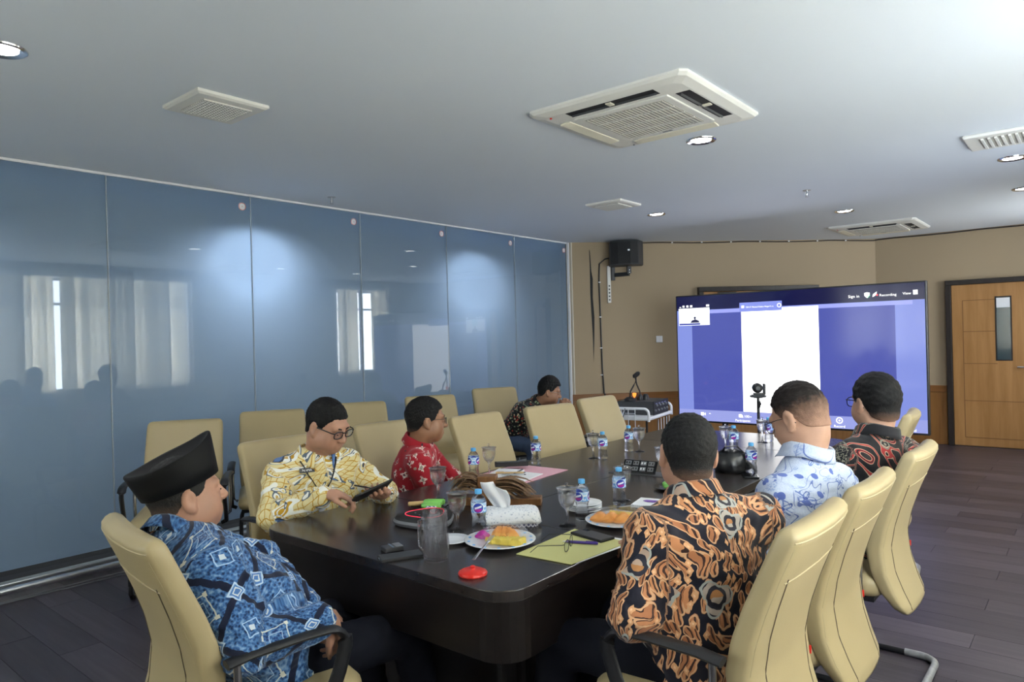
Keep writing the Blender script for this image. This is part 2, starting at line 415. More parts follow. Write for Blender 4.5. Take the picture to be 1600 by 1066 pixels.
# glass wall: panes of frosted glass in a chrome floor channel
wl = struct(empty('wall_left', (GX, 3, 0)), 'frosted blue glass partition wall made of tall panes')
seams = [-1.35, -.25, .85, 1.945, 3.024, 4.121, 5.247, 6.365, 7.43]
for a, b in zip(seams[:-1], seams[1:]):
    g = MB().box((-.006, (a+b)/2-3, 1.385), (.012, b-a-.006, 2.65)).build('glass_pane', M['pane'], wl)
    MB().box((-.016, (a+b)/2-3, 1.42), (.002, b-a-.004, 2.58)).build('frosted_film', M['film'], g)
    MB().box((-.003, b-3, 1.385), (.008, .0055, 2.65)).build('joint_seal', M['seal'], wl)
    if a > 1:
        k = MB().lathe([(.032, 0), (.032, .003)], 20, (.001, b-3-.075, 2.615), Matrix.Rotation(PI/2, 3, 'Y')).build('round_sticker', M['white'], g)
        MB().lathe([(.030, 0), (.030, .001), (.0265, .001), (.0265, 0)], 20, (.0042, b-3-.075, 2.615), Matrix.Rotation(PI/2, 3, 'Y'), cap=False).box((.0045, b-3-.075, 2.615), (.001, .012, .003)).build('red_ring', M['red'], k)
MB().box((-.01, 0, .03), (.07, 8.9, .06)).build('floor_channel', M['railchrome'], wl, bevel=.006)
MB().box((-.01, 0, 2.712), (.03, 8.9, .016)).build('head_channel', M['white'], wl)
MB().box((.02, 4.42, 1.36), (.03, .02, 2.71)).build('end_trim', M['white'], wl)
rl = MB().tube([(GX+.13, -1.5, .045), (GX+.13, 7.3, .045)], .022, 12)
for q in np.arange(-1.2, 7.3, 1.2): rl.box((GX+.13, q, .015), (.05, .03, .03)); rl.box((GX+.085, q, .045), (.09, .012, .012))
struct(rl.build('trim_1', M['railchrome'], smooth=True), 'chrome kick rail running along the foot of the glass')
# corridor behind the glass with its own lamps
struct(MB().box((-6.99, 3, CEIL/2), (.1, 9.2, CEIL)).box((-6.1, 7.5, CEIL/2), (1.8, .1, CEIL)).box((-6.1, -1.6, CEIL/2), (1.8, .1, CEIL)).build('wall_corridor', M['wallpale']), 'pale corridor wall behind the frosted glass')
struct(MB().box((-6.14, 3, 2.62), (1.6, 9.0, .14)).build('trim_2', M['ceil']), 'lowered corridor ceiling behind the frosted glass')
def spot(name, loc, power, col, ang=150, blend=.6, size=.06, rot=(0, 0, 0)):
    l = bpy.data.lights.new(name, 'SPOT'); l.energy = power; l.color = col; l.spot_size = math.radians(ang); l.spot_blend = blend; l.shadow_soft_size = size
    o = bpy.data.objects.new(name, l); o.location = loc; o.rotation_euler = rot; COL.objects.link(o); return o
for q in (.55, 3.05, 5.68): spot('corridor_downlight', (-5.62, q, 2.53), 66, (.86, .93, 1.0), 172, 1.0)
# windows with vertical blinds in the right-hand wall
for wi, (a, b) in enumerate(((.45, 5.35), (8.1, 9.4))):
    w = struct(empty('window_%d' % (wi+1), (RX+.07, (a+b)/2, 0)), ('wide window beside the camera with vertical fabric blinds', 'narrow window near the far door with vertical blinds')[wi])
    h = (b-a)/2
    for c, d in (((0, 0, .93), (.06, b-a, .06)), ((0, 0, 2.55), (.06, b-a, .06)), ((0, -h+.03, 1.74), (.06, .06, 1.6)), ((0, h-.03, 1.74), (.06, .06, 1.6)), ((0, 0, 2.15), (.05, b-a, .04))): MB().box(c, d).build('window_frame', M['white'], w)
    n = 3 if wi == 0 else 1
    for k in range(1, n+1): MB().box((0, -h+2*h*k/(n+1), 1.74), (.055, .06, 1.6)).build('mullion', M['charcoal'], w)
    MB().box((-.085, 0, 2.545), (.04, b-a, .035)).build('headrail', M['white'], w)
    sm = MB().box((0, 0, 0), (.002, .098, 1.62)).mesh('blind_slat'); sm.materials.append(M['blind'])
    k = int((b-a-.1)/.088)
    for i in range(k):
        if wi == 1 and 5 <= i <= 8: continue
        if wi == 0 and i in (14, 15, 33): continue
        s_ = bpy.data.objects.new('blind_slat', sm); COL.objects.link(s_); s_.parent = w
        s_.location = (-.10, -h+.08+i*.088, 1.72); s_.rotation_euler = (0, 0, math.radians(24+random.uniform(-16, 16)))
w = struct(empty('window_3', (-2.9, FRONTY-.07, 0)), 'assumed wide window behind the camera, added for daylight')  # unseen, assumed window, added to bring daylight to the left of the room
for c, d in (((0, 0, .93), (3.2, .06, .06)), ((0, 0, 2.55), (3.2, .06, .06)), ((-1.57, 0, 1.74), (.06, .06, 1.6)), ((1.57, 0, 1.74), (.06, .06, 1.6)), ((0, 0, 2.15), (3.2, .05, .04))): MB().box(c, d).build('window_frame', M['white'], w)
for k in (-.53, .53): MB().box((k, 0, 1.74), (.06, .055, 1.6)).build('mullion', M['charcoal'], w)
MB().box((0, .085, 2.545), (3.2, .04, .035)).build('headrail', M['white'], w)
for i in range(35):
    s_ = bpy.data.objects.new('blind_slat', sm); COL.objects.link(s_); s_.parent = w; s_.location = (-1.5+i*.088, .10, 1.72); s_.rotation_euler = (0, 0, math.radians(114+random.uniform(-14, 14)))
# ------------------------------------------------------------------ ceiling fittings
def downlight(loc, label, power=30):
    r = tag(empty('downlight', loc), label, 'lamp', 'recessed downlights')
    MB().lathe([(.062, -.002), (.085, -.010), (.092, -.006), (.094, 0)], 28, cap=False).lathe([(.062, -.002), (.060, .0)], 28, cap=False).build('trim_ring', M['chrome'], r, smooth=True)
    MB().lathe([(.0, -.003), (.062, -.003)], 24, cap=False).build('lamp_lens', M['lamp'], r)
    l = spot('downlight_beam', (0, 0, -.03), power, (.96, .97, 1.0), 150, .7, .05); l.parent = r
    return r
for q, lb in (((-1.90, 4.18), 'round downlight next to the large ceiling air conditioner'), ((-3.41, 6.40), 'round downlight beyond the square vent near the loudspeaker'),
              ((-3.37, .87), 'round downlight cut by the left edge of the picture'), ((-.46, 6.28), 'bright round downlight under the right ceiling vent'),
              ((-1.98, 7.73), 'round downlight in front of the far air conditioner'), ((-.49, 7.75), 'small round downlight at the right picture edge')):
    downlight((q[0], q[1], CEIL), lb)
def cassette(loc, label, flaps):
    r = tag(empty('ceiling_air_conditioner', loc), label, 'air conditioner', 'ceiling cassette air conditioners')
    R = []
    for h, z in ((.465, 0), (.465, -.012), (.452, -.024), (.40, -.034)):
        c = .03; R.append([Vector((x, y, z)) for x, y in ((h, -h+c), (h, h-c), (h-c, h), (-h+c, h), (-h, h-c), (-h, -h+c), (-h+c, -h), (h-c, -h))])
    MB().rings(R).build('panel', M['acwhite'], r)
    MB().box((0, 0, -.036), (.56, .56, .012)).build('grille_frame', M['acwhite'], r, bevel=.005)
    MB().box((0, 0, -.0405), (.475, .475, .005)).build('filter', M['acgrille'], r)
    for i in range(22): MB().box((-.226+i*.0215, 0, -.0445), (.007, .47, .004)).build('slat', M['acgrille'], r)
    for i in (-.12, .0, .12): MB().box((0, i, -.0445), (.47, .008, .005)).build('rib', M['acwhite'], r)
    for k in range(4):
        R3 = Matrix.Rotation(k*PI/2, 3, 'Z')
        if flaps[k]:
            MB().box(R3 @ Vector((0, -.352, -.037)), (.52, .066, .010), R3 @ Matrix.Rotation(.14, 3, 'X')).build('louvre_flap', M['acflap'], r, bevel=.004)
        else:
            MB().box(R3 @ Vector((0, -.352, -.032)), (.52, .075, .006), R3).build('air_slot', M['slot'], r)
            MB().box(R3 @ Vector((0, -.335, -.037)), (.50, .010, .012), R3 @ Matrix.Rotation(.5, 3, 'X')).build('louvre_flap', M['charcoal'], r)
            MB().box(R3 @ Vector((0, -.352, -.037)), (.03, .06, .008), R3).build('slot_bridge', M['acflap'], r)
    for q, mt in (((-.36, -.38), M['red']), ((-.30, .40), M['grey'])): MB().lathe([(.006, -.040), (.006, -.034)], 10, (q[0], q[1], 0)).build('indicator', mt, r)
    MB().box((.0, .265, -.043), (.06, .012, .002)).build('badge', M['grey'], r)
    return r
cassette((-1.892, 3.45, CEIL), 'large square ceiling air conditioner above the meeting table', (0, 0, 1, 1))
cassette((-1.99, 9.24, CEIL), 'distant ceiling air conditioner above the television', (0, 0, 1, 1))
def vent(loc, label, s=.37, bars=14):
    r = tag(empty('ceiling_vent', loc), label, 'vent', 'square ceiling vents')
    h = s/2
    MB().rings([[Vector((x*a, y*a, z)) for x, y in ((1, -1), (1, 1), (-1, 1), (-1, -1))] for a, z in ((h, 0), (h, -.014), (h-.012, -.022), (h-.055, -.024))]).build('vent_frame', M['acwhite'], r)
    MB().box((0, 0, -.0245), (s-.12, s-.12, .003)).build('backing', M['acgrille'], r)
    m = MB()
    for i in range(bars):
        q = -h+.065+(s-.13)*i/(bars-1); m.box((q, 0, -.028), (.008, s-.12, .006)); m.box((0, q, -.0285), (s-.12, .006, .005))
    m.build('grille', M['acwhite'], r); return r
vent((-3.41, 1.79, CEIL), 'square ceiling vent nearest the camera on the left')
vent((-3.42, 5.60, CEIL), 'square ceiling vent in front of the loudspeaker')
r = tag(empty('louvred_vent', (-.32, 5.52, CEIL)), 'long louvred ceiling vent cut by the right picture edge', 'vent')
MB().box((0, 0, -.012), (.66, .42, .024)).build('vent_frame', M['acwhite'], r, bevel=.01)
MB().box((.02, 0, -.0245), (.54, .30, .003)).build('backing', M['acgrille'], r)
for i in range(15): MB().box((-.23+i*.036, 0, -.030), (.014, .30, .010)).build('slat', M['acwhite'], r)
for q, lb in (((-4.89, 3.55), 'fire sprinkler head on the ceiling by the glass wall'), ((-1.92, 6.33), 'fire sprinkler head on the ceiling before the television')):
    r = tag(empty('sprinkler', (q[0], q[1], CEIL)), lb, 'sprinkler', 'ceiling sprinklers')
    MB().lathe([(.034, 0), (.034, -.004), (.012, -.006)], 16).build('escutcheon', M['steel'], r, smooth=True)
    MB().lathe([(.008, -.005), (.008, -.03), (.005, -.045)], 10).tube([(.011, 0, -.02), (.014, 0, -.04), (.0, 0, -.055)], .0025, 6).tube([(-.011, 0, -.02), (-.014, 0, -.04), (.0, 0, -.055)], .0025, 6).lathe([(.016, -.056), (.016, -.058)], 12).build('spray_head', M['steel'], r)
# ------------------------------------------------------------------ things on the end wall
def wallroot(name, s, z, label, cat):
    p = onB(s, z, 0); return tag(empty(name, p, AB), label, cat)
r = wallroot('loudspeaker', .80, 2.545, 'black box loudspeaker on a bracket under the ceiling', 'loudspeaker')
rz = Matrix.Rotation(-.38, 3, 'Z')
b_ = MB(); prof = [(x*1.32, y) for x, y in ((-.15, -.12), (.15, -.12), (.165, -.20), (.135, -.36), (.06, -.385), (-.06, -.385), (-.135, -.36), (-.165, -.20))]
b_.rings([[rz @ Vector((x, y+.05, z)) for x, y in prof] for z in (-.155, .155)]); cab = b_.build('cabinet', M['charcoal'], r, bevel=.012)
g_ = MB(); pg = [(x*1.32, y) for x, y in ((-.13, -.367), (-.06, -.392), (.06, -.392), (.13, -.367), (.125, -.35), (-.125, -.35))]
g_.rings([[rz @ Vector((x, y+.05, z)) for x, y in pg] for z in (-.138, .138)]); g_.build('front_grille', M['blackmatte'], cab)
MB().box(rz @ Vector((.07, -.341, .03)), (.05, .004, .02), rz @ Matrix.Rotation(.35, 3, 'Z')).build('badge', M['steel'], cab)
MB().lathe([(.012, 0), (.012, .004)], 12, rz @ Vector((.11, -.326, -.09)), rz @ Matrix.Rotation(PI/2, 3, 'X')).build('sticker', M['white'], cab)
bk = tag(empty('speaker_bracket', onB(.60, 2.32, 0), AB), 'black steel wall arm carrying the loudspeaker', 'bracket')
MB().box((0, -.02, 0), (.05, .03, .20)).build('wall_plate', M['black'], bk, bevel=.004)
MB().box((.10, -.09, -.03), (.21, .035, .05), -.72).build('arm', M['black'], bk, bevel=.004)
MB().box((.175, -.155, .02), (.05, .05, .09)).tube([(.175, -.155, .05), (.175, -.155, .115)], .016).build('knuckle', M['black'], bk)
for q in (-.012, .02): MB().lathe([(.006, 0), (.006, .003)], 8, (.175, -.182, q), Matrix.Rotation(PI/2, 3, 'X')).build('bolt', M['chrome'], bk)
ps = tag(empty('power_strip', onB(.545, 2.17, 0), AB), 'long white power strip fixed vertically below the speaker', 'power strip')
MB().box((0, -.015, 0), (.045, .03, .48)).build('housing', M['acwhite'], ps, bevel=.006)
for i in range(5): MB().box((.0, -.0305, -.20+i*.045), (.018, .003, .02)).build('socket', M['charcoal'], ps)
sw = tag(empty('light_switch', onB(1.20, 1.444, 0), AB), 'small white square light switch on the beige wall', 'switch')
MB().box((0, -.006, 0), (.085, .012, .085)).build('plate', M['white'], sw, bevel=.004)
for q in (-.02, .02): MB().box((q, -.014, 0), (.032, .006, .05)).build('rocker', M['white'], sw, bevel=.002)
pts = [onB(.72, 2.44, .03), onB(.60, 2.52, .03), onB(.50, 2.50, .02), onB(.424, 2.44, .012), onB(.415, 2.2, .010), onB(.42, 1.9, .010), onB(.425, 1.5, .010), onB(.43, 1.1, .010), onB(.445, .76, .012), onB(.45, .76, .035), onB(.455, .4, .03), onB(.46, .02, .03)]
cb = tag(MB().tube(pts, .010, 8).build('speaker_cable', M['black'], smooth=True), 'black cable hanging down the wall from the loudspeaker', 'cable')
for z in (2.2, 1.75, 1.35, 1.0): MB().box((0, 0, 0), (.03, .012, .012)).build('cable_clip', M['white'], cb).matrix_world = Matrix.Translation(onB(.42, z, .014)) @ Matrix.Rotation(AB, 4, 'Z')
pts = [onB(s, CEIL-.012-.012*abs(math.sin(s*2.6)), .012) for s in np.linspace(1.0, 4.2, 22)] + [Vector((x, 10.438, CEIL-.012-.008*abs(math.sin(x*3)))) for x in np.linspace(-2.25, RX-.05, 16)]
cb = tag(MB().tube(pts, .007, 6).build('ceiling_cable', M['black'], smooth=True), 'thin black cable clipped along the top of the end wall', 'cable')
for s in (1.4, 1.8, 2.2, 2.6, 3.0, 3.4, 3.8): MB().box((0, 0, 0), (.02, .012, .014)).build('cable_clip', M['white'], cb).matrix_world = Matrix.Translation(onB(s, CEIL-.018, .016)) @ Matrix.Rotation(AB, 4, 'Z')
for q in (.0, .035): 
    pts = [(GX+.22+q+.02*math.sin(y*3+q*40), y, .006) for y in np.linspace(.2, 5.6, 40)]
    tag(MB().tube(pts, .004, 6).build('floor_wire', M['grey'], smooth=True), ('grey wire lying right beside the chrome rail', 'grey wire lying on the floor further from the rail')[q > 0], 'wire', 'wires along the glass wall')

# ------------------------------------------------------------------ meeting table
TX0, TX1, TY0, TY1, TZ = -2.68, -1.335, 1.54, 5.16, .75
def rrect(x0, x1, y0, y1, r, corners=(1, 1, 1, 1), n=7):
    P = []
    for k, (cx, cy, a0) in enumerate(((x1-r, y0+r, -PI/2), (x1-r, y1-r, 0), (x0+r, y1-r, PI/2), (x0+r, y0+r, PI))):
        if corners[k]:
            P += [(cx+r*math.cos(a0+PI/2*i/n), cy+r*math.sin(a0+PI/2*i/n)) for i in range(n+1)]
        else:
            P.append(((x1, y0), (x1, y1), (x0, y1), (x0, y0))[k])
    return P
tb = tag(empty('meeting_table', (-2.0, 3.3, 0)), 'long espresso brown meeting table with rounded corners', 'table')
def tpart(nm, m, mat, **k):
    o = m.build(nm, mat, tb, **k); o.location = (2.0, -3.3, 0); return o
RC = .11
tpart('tabletop_panel', MB().prism(rrect(TX0, TX1, TY0, 2.218, RC, (1, 0, 0, 1)), TZ-.035, TZ), M['table'], bevel=.003)
tpart('tabletop_panel', MB().prism(rrect(TX0, -2.0155, 2.222, 4.468, .02, (0, 0, 0, 0)), TZ-.035, TZ), M['table'], bevel=.0015)
tpart('tabletop_panel', MB().prism(rrect(-2.0115, TX1, 2.222, 4.468, .02, (0, 0, 0, 0)), TZ-.035, TZ), M['table'], bevel=.0015)
tpart('tabletop_panel', MB().prism(rrect(TX0, TX1, 4.472, TY1, RC, (0, 1, 1, 0)), TZ-.035, TZ), M['table'], bevel=.003)
tpart('apron', MB().prism(rrect(TX0+.004, TX1-.004, TY0+.004, TY1-.004, RC), .53, TZ-.0352), M['tablebase'], bevel=.002)
tpart('plinth', MB().prism(rrect(TX0+.28, TX1-.28, TY0+.36, TY1-.3, .08), 0.0, .53), M['tablebase'])
# flip-up socket box let into the table
sb = tag(empty('table_socket_box', (-1.93, 3.36, TZ), math.radians(8)), 'black flip-up power socket panel standing open in the table', 'socket box')
Ms = Matrix.Rotation(math.radians(-38), 3, 'X')
MB().prism(rrect(-.16, .16, -.06, .06, .01), .0002, .003).build('flush_plate', M['charcoal'], sb)
MB().box((0, .005, .034), (.19, .010, .076), Ms).build('socket_panel', M['blackgloss'], sb, bevel=.002)
MB().add([(-.098, -.025, .003), (-.098, .035, .003), (-.098, .03, .062), (-.094, -.025, .003), (-.094, .035, .003), (-.094, .03, .062)], [(0, 1, 2), (3, 5, 4), (0, 3, 4, 1), (1, 4, 5, 2), (2, 5, 3, 0)]).build('side_cheek', M['black'], sb)
for i, x in enumerate((-.066, -.022, .022, .066)):
    for dz in ((-.017, .017)):
        c = Vector((x, .005, .034)) + Ms @ Vector((0, -.008, dz))
        k = MB().box(c, (.034, .004, .026), Ms).build('socket', M['grey'], sb, bevel=.002)
        for q in (-.008, .008): MB().box(c + Ms @ Vector((q, -.003, 0)), (.006, .004, .010), Ms).build('pin_hole', M['white'] if i == 2 else M['slot'], k)

# ------------------------------------------------------------------ chairs
ZP = [(.335, -.350, .030, .175), (.36, -.346, .052, .205), (.42, -.322, .070, .226), (.50, -.297, .080, .236), (.60, -.286, .084, .240), (.69, -.304, .084, .240), (.78, -.334, .082, .238), (.87, -.370, .078, .236), (.93, -.396, .078, .235), (.965, -.411, .078, .234), (.985, -.414, .072, .231), (.997, -.405, .054, .224), (1.004, -.393, .030, .214), (1.006, -.386, .012, .200)]
zz = [p[0] for p in ZP]
def prof(z): return [float(np.interp(z, zz, [p[k] for p in ZP])) for k in (1, 2, 3)]
def back_mesh():
    R = []; zs = list(np.linspace(.335, .36, 4))+list(np.linspace(.375, .96, 26))+[.968, .978, .986, .992, .997, 1.001, 1.004, 1.006]
    N = 48
    for z in zs:
        yr, th, w = prof(z); ring = []
        for j in range(N):
            a = 2*PI*j/N; ca, sa = math.cos(a), math.sin(a)
            x = math.copysign(abs(ca)**.30, ca)*w; y = math.copysign(abs(sa)**.42, sa)*th/2
            y -= .016*(1-(x/w)**2) if False else -.020*(x/.24)**2          # wraps round the sitter a little
            ring.append(Vector((x, yr+th/2+y, z)))
        R.append(ring)
    return MB().rings(R)
def rear(x, z, out=.0015):
    yr, th, w = prof(z); q = min(1, abs(x)/w)
    ca = q**(1/.30); sa = math.sqrt(max(0, 1-ca*ca)); y = -(sa**.42)*th/2
    return Vector((x, yr+th/2+y+.020*(x/.24)**2-out, z))
def front(x, z, out=.0015):
    yr, th, w = prof(z); q = min(1, abs(x)/w); ca = q**(1/.30); sa = math.sqrt(max(0, 1-ca*ca))
    return Vector((x, yr+th/2+(sa**.42)*th/2+.020*(x/.24)**2+out, z))
def make_chair():
    r = empty('conference_chair')
    b = back_mesh().build('backrest', M['leather'], r, smooth='all')
    for s in (-1, 1):
        MB().tube([rear(s*float(np.interp(z, [.34, .5, .65, .87], [.13, .155, .165, .195])), z, .0) for z in np.linspace(.345, .87, 24)], .0022, 6).build('side_seam', M['seamdark'], b)
    MB().tube([rear(x, .87-.01*(x/.2)**2, -.0005) for x in np.linspace(-.205, .205, 24)], .0026, 6).build('headrest_seam', M['piping'], b)
    MB().tube([rear(x, .972, -.0012) for x in np.linspace(-.225, .225, 26)], .0030, 6).build('headrest_seam', M['piping'], b)
    for s in (-1, 1): MB().tube([rear(s*.224*min(1, prof(z)[2]/.236), z, -.002) for z in np.linspace(.40, .972, 24)], .0026, 6).build('edge_piping', M['piping'], b)
    MB().tube([front(x, .56, .0) for x in np.linspace(-.20, .20, 20)], .0025, 6).build('lumbar_seam', M['piping'], b)
    MB().box(rear(.205, .53, .003), (.004, .006, .024)).build('red_tag', M['red'], b)
    # seat cushion
    R = []
    for z, g in ((.395, .03), (.402, .008), (.43, 0), (.465, .004), (.485, .022), (.492, .05)):
        R.append([Vector((x, y-.01, z+(-.012*max(0, (y-.12)/.1) if z > .45 else 0))) for x, y in rrect(-.245+g, .245-g, -.24+g, .245-g, .06, n=5)])
    MB().rings(R).build('seat', M['leather'], r, smooth='all')
    MB().box((0, -.01, .385), (.44, .42, .02)).build('seat_pan', M['black'], r)
    for s in (-1, 1):
        x = s*.287
        p = [(x, -.215, .655), (x, -.15, .664), (x, 0, .667), (x, .07, .664)] + [(x, .08+.055*math.sin(a), .607+.055*math.cos(a)) for a in np.linspace(.15, 1.75, 8)] + [(x, .112, .53), (x, .075, .45), (x, .055, .40)]
        MB().tube(p, .020, 10, flat=(1.25, .62), upv=(0, .3, 1) if False else None).build('armrest', M['black'], r, smooth=True)
        MB().tube([(x, -.185, .655), (x, -.185, .50), (x*.99, -.185, .40), (x*.9, -.17, .385)], .011, 10).build('arm_post', M['chrome'], r, smooth=True)
        MB().tube([(x, .055, .40), (x*.9, .05, .385)], .012, 8).build('arm_bracket', M['black'], r, smooth=True)
    # cantilever floor frame
    pts = []
    for s in (1,):
        pts += [(.20, -.16, .372), (.215, .13, .372), (.222, .19, .362), (.226, .222, .335), (.228, .228, .29), (.232, .215, .10), (.233, .205, .045), (.234, .175, .018), (.235, .12, .014), (.235, -.30, .014)]
        pts += [(.235-.07*(1-math.cos(a)), -.30-.07*math.sin(a), .014) for a in np.linspace(.2, PI/2, 6)]
    full = pts + [(-x, y, z) for x, y, z in pts[::-1]]
    fr_ = MB().tube(full, .0135, 10).build('cantilever_frame', M['black'], r, smooth=True)
    MB().tube([(.234, -.24, .0155), (.235, -.30, .0155)]+[(.235-.07*(1-math.cos(a)), -.30-.07*math.sin(a), .0155) for a in np.linspace(.2, PI/2, 6)]+[(-.10, -.37, .0155)], .0155, 10).build('plastic_wrap', M['wrap'], fr_, smooth=True)
    return r
chair0 = make_chair(); first = [True]
def chair(x, y, facing, label, group, tilt=0.0):
    """facing: world angle (deg) the sitter looks along"""
    o = chair0 if first[0] else copy_tree(chair0); first[0] = False
    o.location = (x, y, 0); o.rotation_euler = (0, 0, math.radians(facing-90))
    return tag(o, label, 'chair', group)
GR, GL, GB = 'chairs along the right side of the table', 'chairs along the left side of the table', 'spare chairs along the glass wall'
chair(-2.04, 1.175, 82, 'beige leather chair of the man in the black cap', 'beige leather conference chairs')
chair(-.97, 2.00, 180, 'beige leather chair behind the man in the orange-brown shirt', GR)
chair(-.96, 2.585, 180, 'beige leather chair behind the man in the white and blue shirt', GR)
chair(-.95, 3.37, 180, 'beige leather chair behind the man in the black and red shirt', GR)
chair(-1.235, 4.72, 186, 'empty beige leather chair furthest along the right side of the table', GR)
chair(-2.99, 2.06, 0, 'beige leather chair behind the man in the yellow shirt', GL)
chair(-3.04, 2.80, -4, 'beige leather chair behind the man in the red shirt', GL)
chair(-2.83, 3.40, -2, 'empty beige chair pushed in beside the pink folder', GL)
chair(-2.76, 4.05, -12, 'empty beige chair in front of the crouching man, behind the lone bottle', GL)
chair(-2.80, 4.80, -5, 'empty beige chair at the far left end, before the white trolley', GL)
chair(-4.46, 2.02, -34, 'spare beige chair by the glass, directly behind the black cap', GB)
chair(-4.49, 2.72, -30, 'spare beige chair by the glass, left behind the yellow shirted man', GB)
chair(-4.40, 3.46, -28, 'spare beige chair mostly hidden behind the yellow shirted man\'s head', GB)
chair(-4.32, 4.22, -26, 'spare beige chair by the glass, behind the red shirted man', GB)
chair(-4.42, 5.17, -30, 'spare beige chair by the glass that the crouching man sits on', GB)

# ------------------------------------------------------------------ television
TVY, TVX0, TVX1, TVZ0, TVZ1 = 7.5, -3.765, -1.233, .50, 1.935
tv = tag(empty('television', ((TVX0+TVX1)/2, TVY, 0)), 'huge flat television showing a video call in lilac and white', 'television')
tw, th_ = TVX1-TVX0, TVZ1-TVZ0
def tvq(x0, x1, z0, z1, d, nm, mat, par, t=.001):
    """fractions of the screen from left/top"""
    X0, X1 = -tw/2+tw*x0, -tw/2+tw*x1; Z1, Z0 = TVZ1-th_*z0, TVZ1-th_*z1
    return MB().box(((X0+X1)/2, -d-t/2, (Z0+Z1)/2), (X1-X0, t, Z1-Z0)).build(nm, mat, par)
MB().box((0, .035, (TVZ0+TVZ1)/2), (tw+.016, .07, th_+.016)).build('housing', M['black'], tv, bevel=.006)
E1 = lambda n, c, s=1.0: emit(n, c, s, .4, .10)
scr = tvq(.003, .997, .004, .992, .0, 'screen', E1('screen lilac', (.24, .30, .76), .95), tv, .002)
D0 = .0022
tvq(.003, .997, .004, .115, D0, 'title_bar', E1('screen navy', (.010, .011, .075), .8), scr)
tvq(.03, .957, .118, .145, D0, 'lilac_band', E1('screen pale lilac', (.36, .40, .92), 1.0), scr)
tvq(.075, .304, .145, .905, D0, 'shaded_video_area', E1('screen violet', (.085, .105, .43), .95), scr)
tvq(.622, .898, .145, .905, D0, 'shaded_video_area', bpy.data.materials['screen violet'], scr)
tvq(.304, .622, .125, .905, D0+.0004, 'shared_page', E1('screen white', (1, 1, 1), 2.6), scr)
tvq(.003, .997, .905, .992, D0, 'toolbar', E1('screen toolbar', (.34, .38, .80), .95), scr)
tvq(.297, .478, .075, .145, D0+.0008, 'meeting_tab', E1('screen tab', (.26, .32, .84), 1.0), scr)
WH = E1('screen text white', (1, 1, 1), 1.6); GRN = E1('screen green', (.1, .6, .3), 1.0); RD = E1('screen red', (.9, .10, .12), 1.2); DK = E1('screen dark', (.05, .05, .14), .7)
th = tvq(.012, .16, .098, .235, D0+.0012, 'speaker_thumbnail', E1('screen thumb', (.95, .98, 1), 1.6), scr)
tvq(.068, .112, .105, .165, D0+.0024, 'thumbnail_backdrop', E1('screen mint', (.70, .95, .90), 1.4), scr, .0004)
X = lambda f: -tw/2+tw*f
Zf = lambda f: TVZ1-th_*f
MT = Matrix(((1, 0, 0), (0, 0, -1), (0, 1, 0)))
def poly(pts, d, nm, mat):
    return MB().rings([[Vector((X(a), -d-q, Zf(b))) for a, b in pts] for q in (.0, .0005)]).build(nm, mat, scr)
poly([(.068, .215), (.075, .196), (.086, .190), (.090, .184), (.096, .190), (.108, .198), (.113, .215)], D0+.0026, 'tiny_figure', DK)
poly([(.090+.006*math.cos(a), .176+.010*math.sin(a)) for a in np.linspace(0, 2*PI, 10)[:-1]], D0+.0026, 'tiny_figure', DK)
tvq(.014, .115, .218, .232, D0+.0026, 'name_strip', bpy.data.materials['screen violet'], scr, .0004)
for f, w_ in ((.020, .008), (.036, .009), (.055, .010), (.073, .011), (.152, .014)): tvq(f-w_/2, f+w_/2, .074 if w_ > .0085 else .084, .090, D0+.001, 'view_icon', WH, scr)
def tvtext(s, fx, fz, size, al='LEFT', mat=None, d=.004): return text(s, size, mat or WH, scr, MT, Vector((X(fx), -D0-d, Zf(fz))), 'lettering', al)
tvq(.306, .318, .098, .116, D0+.003, 'tab_icon', WH, scr)
tvtext("TIM IT Mantod Dalam Negeri's sc", .325, .117, .022)
poly([(.467+.009*math.cos(a), .108+.016*math.sin(a)) for a in np.linspace(0, 2*PI, 14)[:-1]], D0+.003, 'tab_button', WH)
poly([(.467+.006*math.cos(a), .108+.0105*math.sin(a)) for a in np.linspace(0, 2*PI, 14)[:-1]], D0+.0037, 'tab_button', bpy.data.materials['screen tab'])
tvtext('Sign in',   .735, .083, .040); tvtext('Recording', .846, .083, .036); tvtext('View', .925, .080, .036)
poly([(.793, .055), (.803, .050), (.813, .055), (.812, .075), (.803, .090), (.794, .075)], D0+.003, 'shield_icon', WH)
poly([(.812, .070), (.816, .070), (.806, .090), (.803, .090)], D0+.0037, 'shield_icon', GRN)
poly([(.822, .085), (.824, .066), (.838, .048), (.836, .068), (.828, .080)], D0+.003, 'rocket_icon', WH)
poly([(.838+.004*math.cos(a), .072+.007*math.sin(a)) for a in np.linspace(0, 2*PI, 10)[:-1]], D0+.003, 'record_dot', RD)
tvq(.960, .975, .052, .082, D0+.003, 'grid_icon', WH, scr)
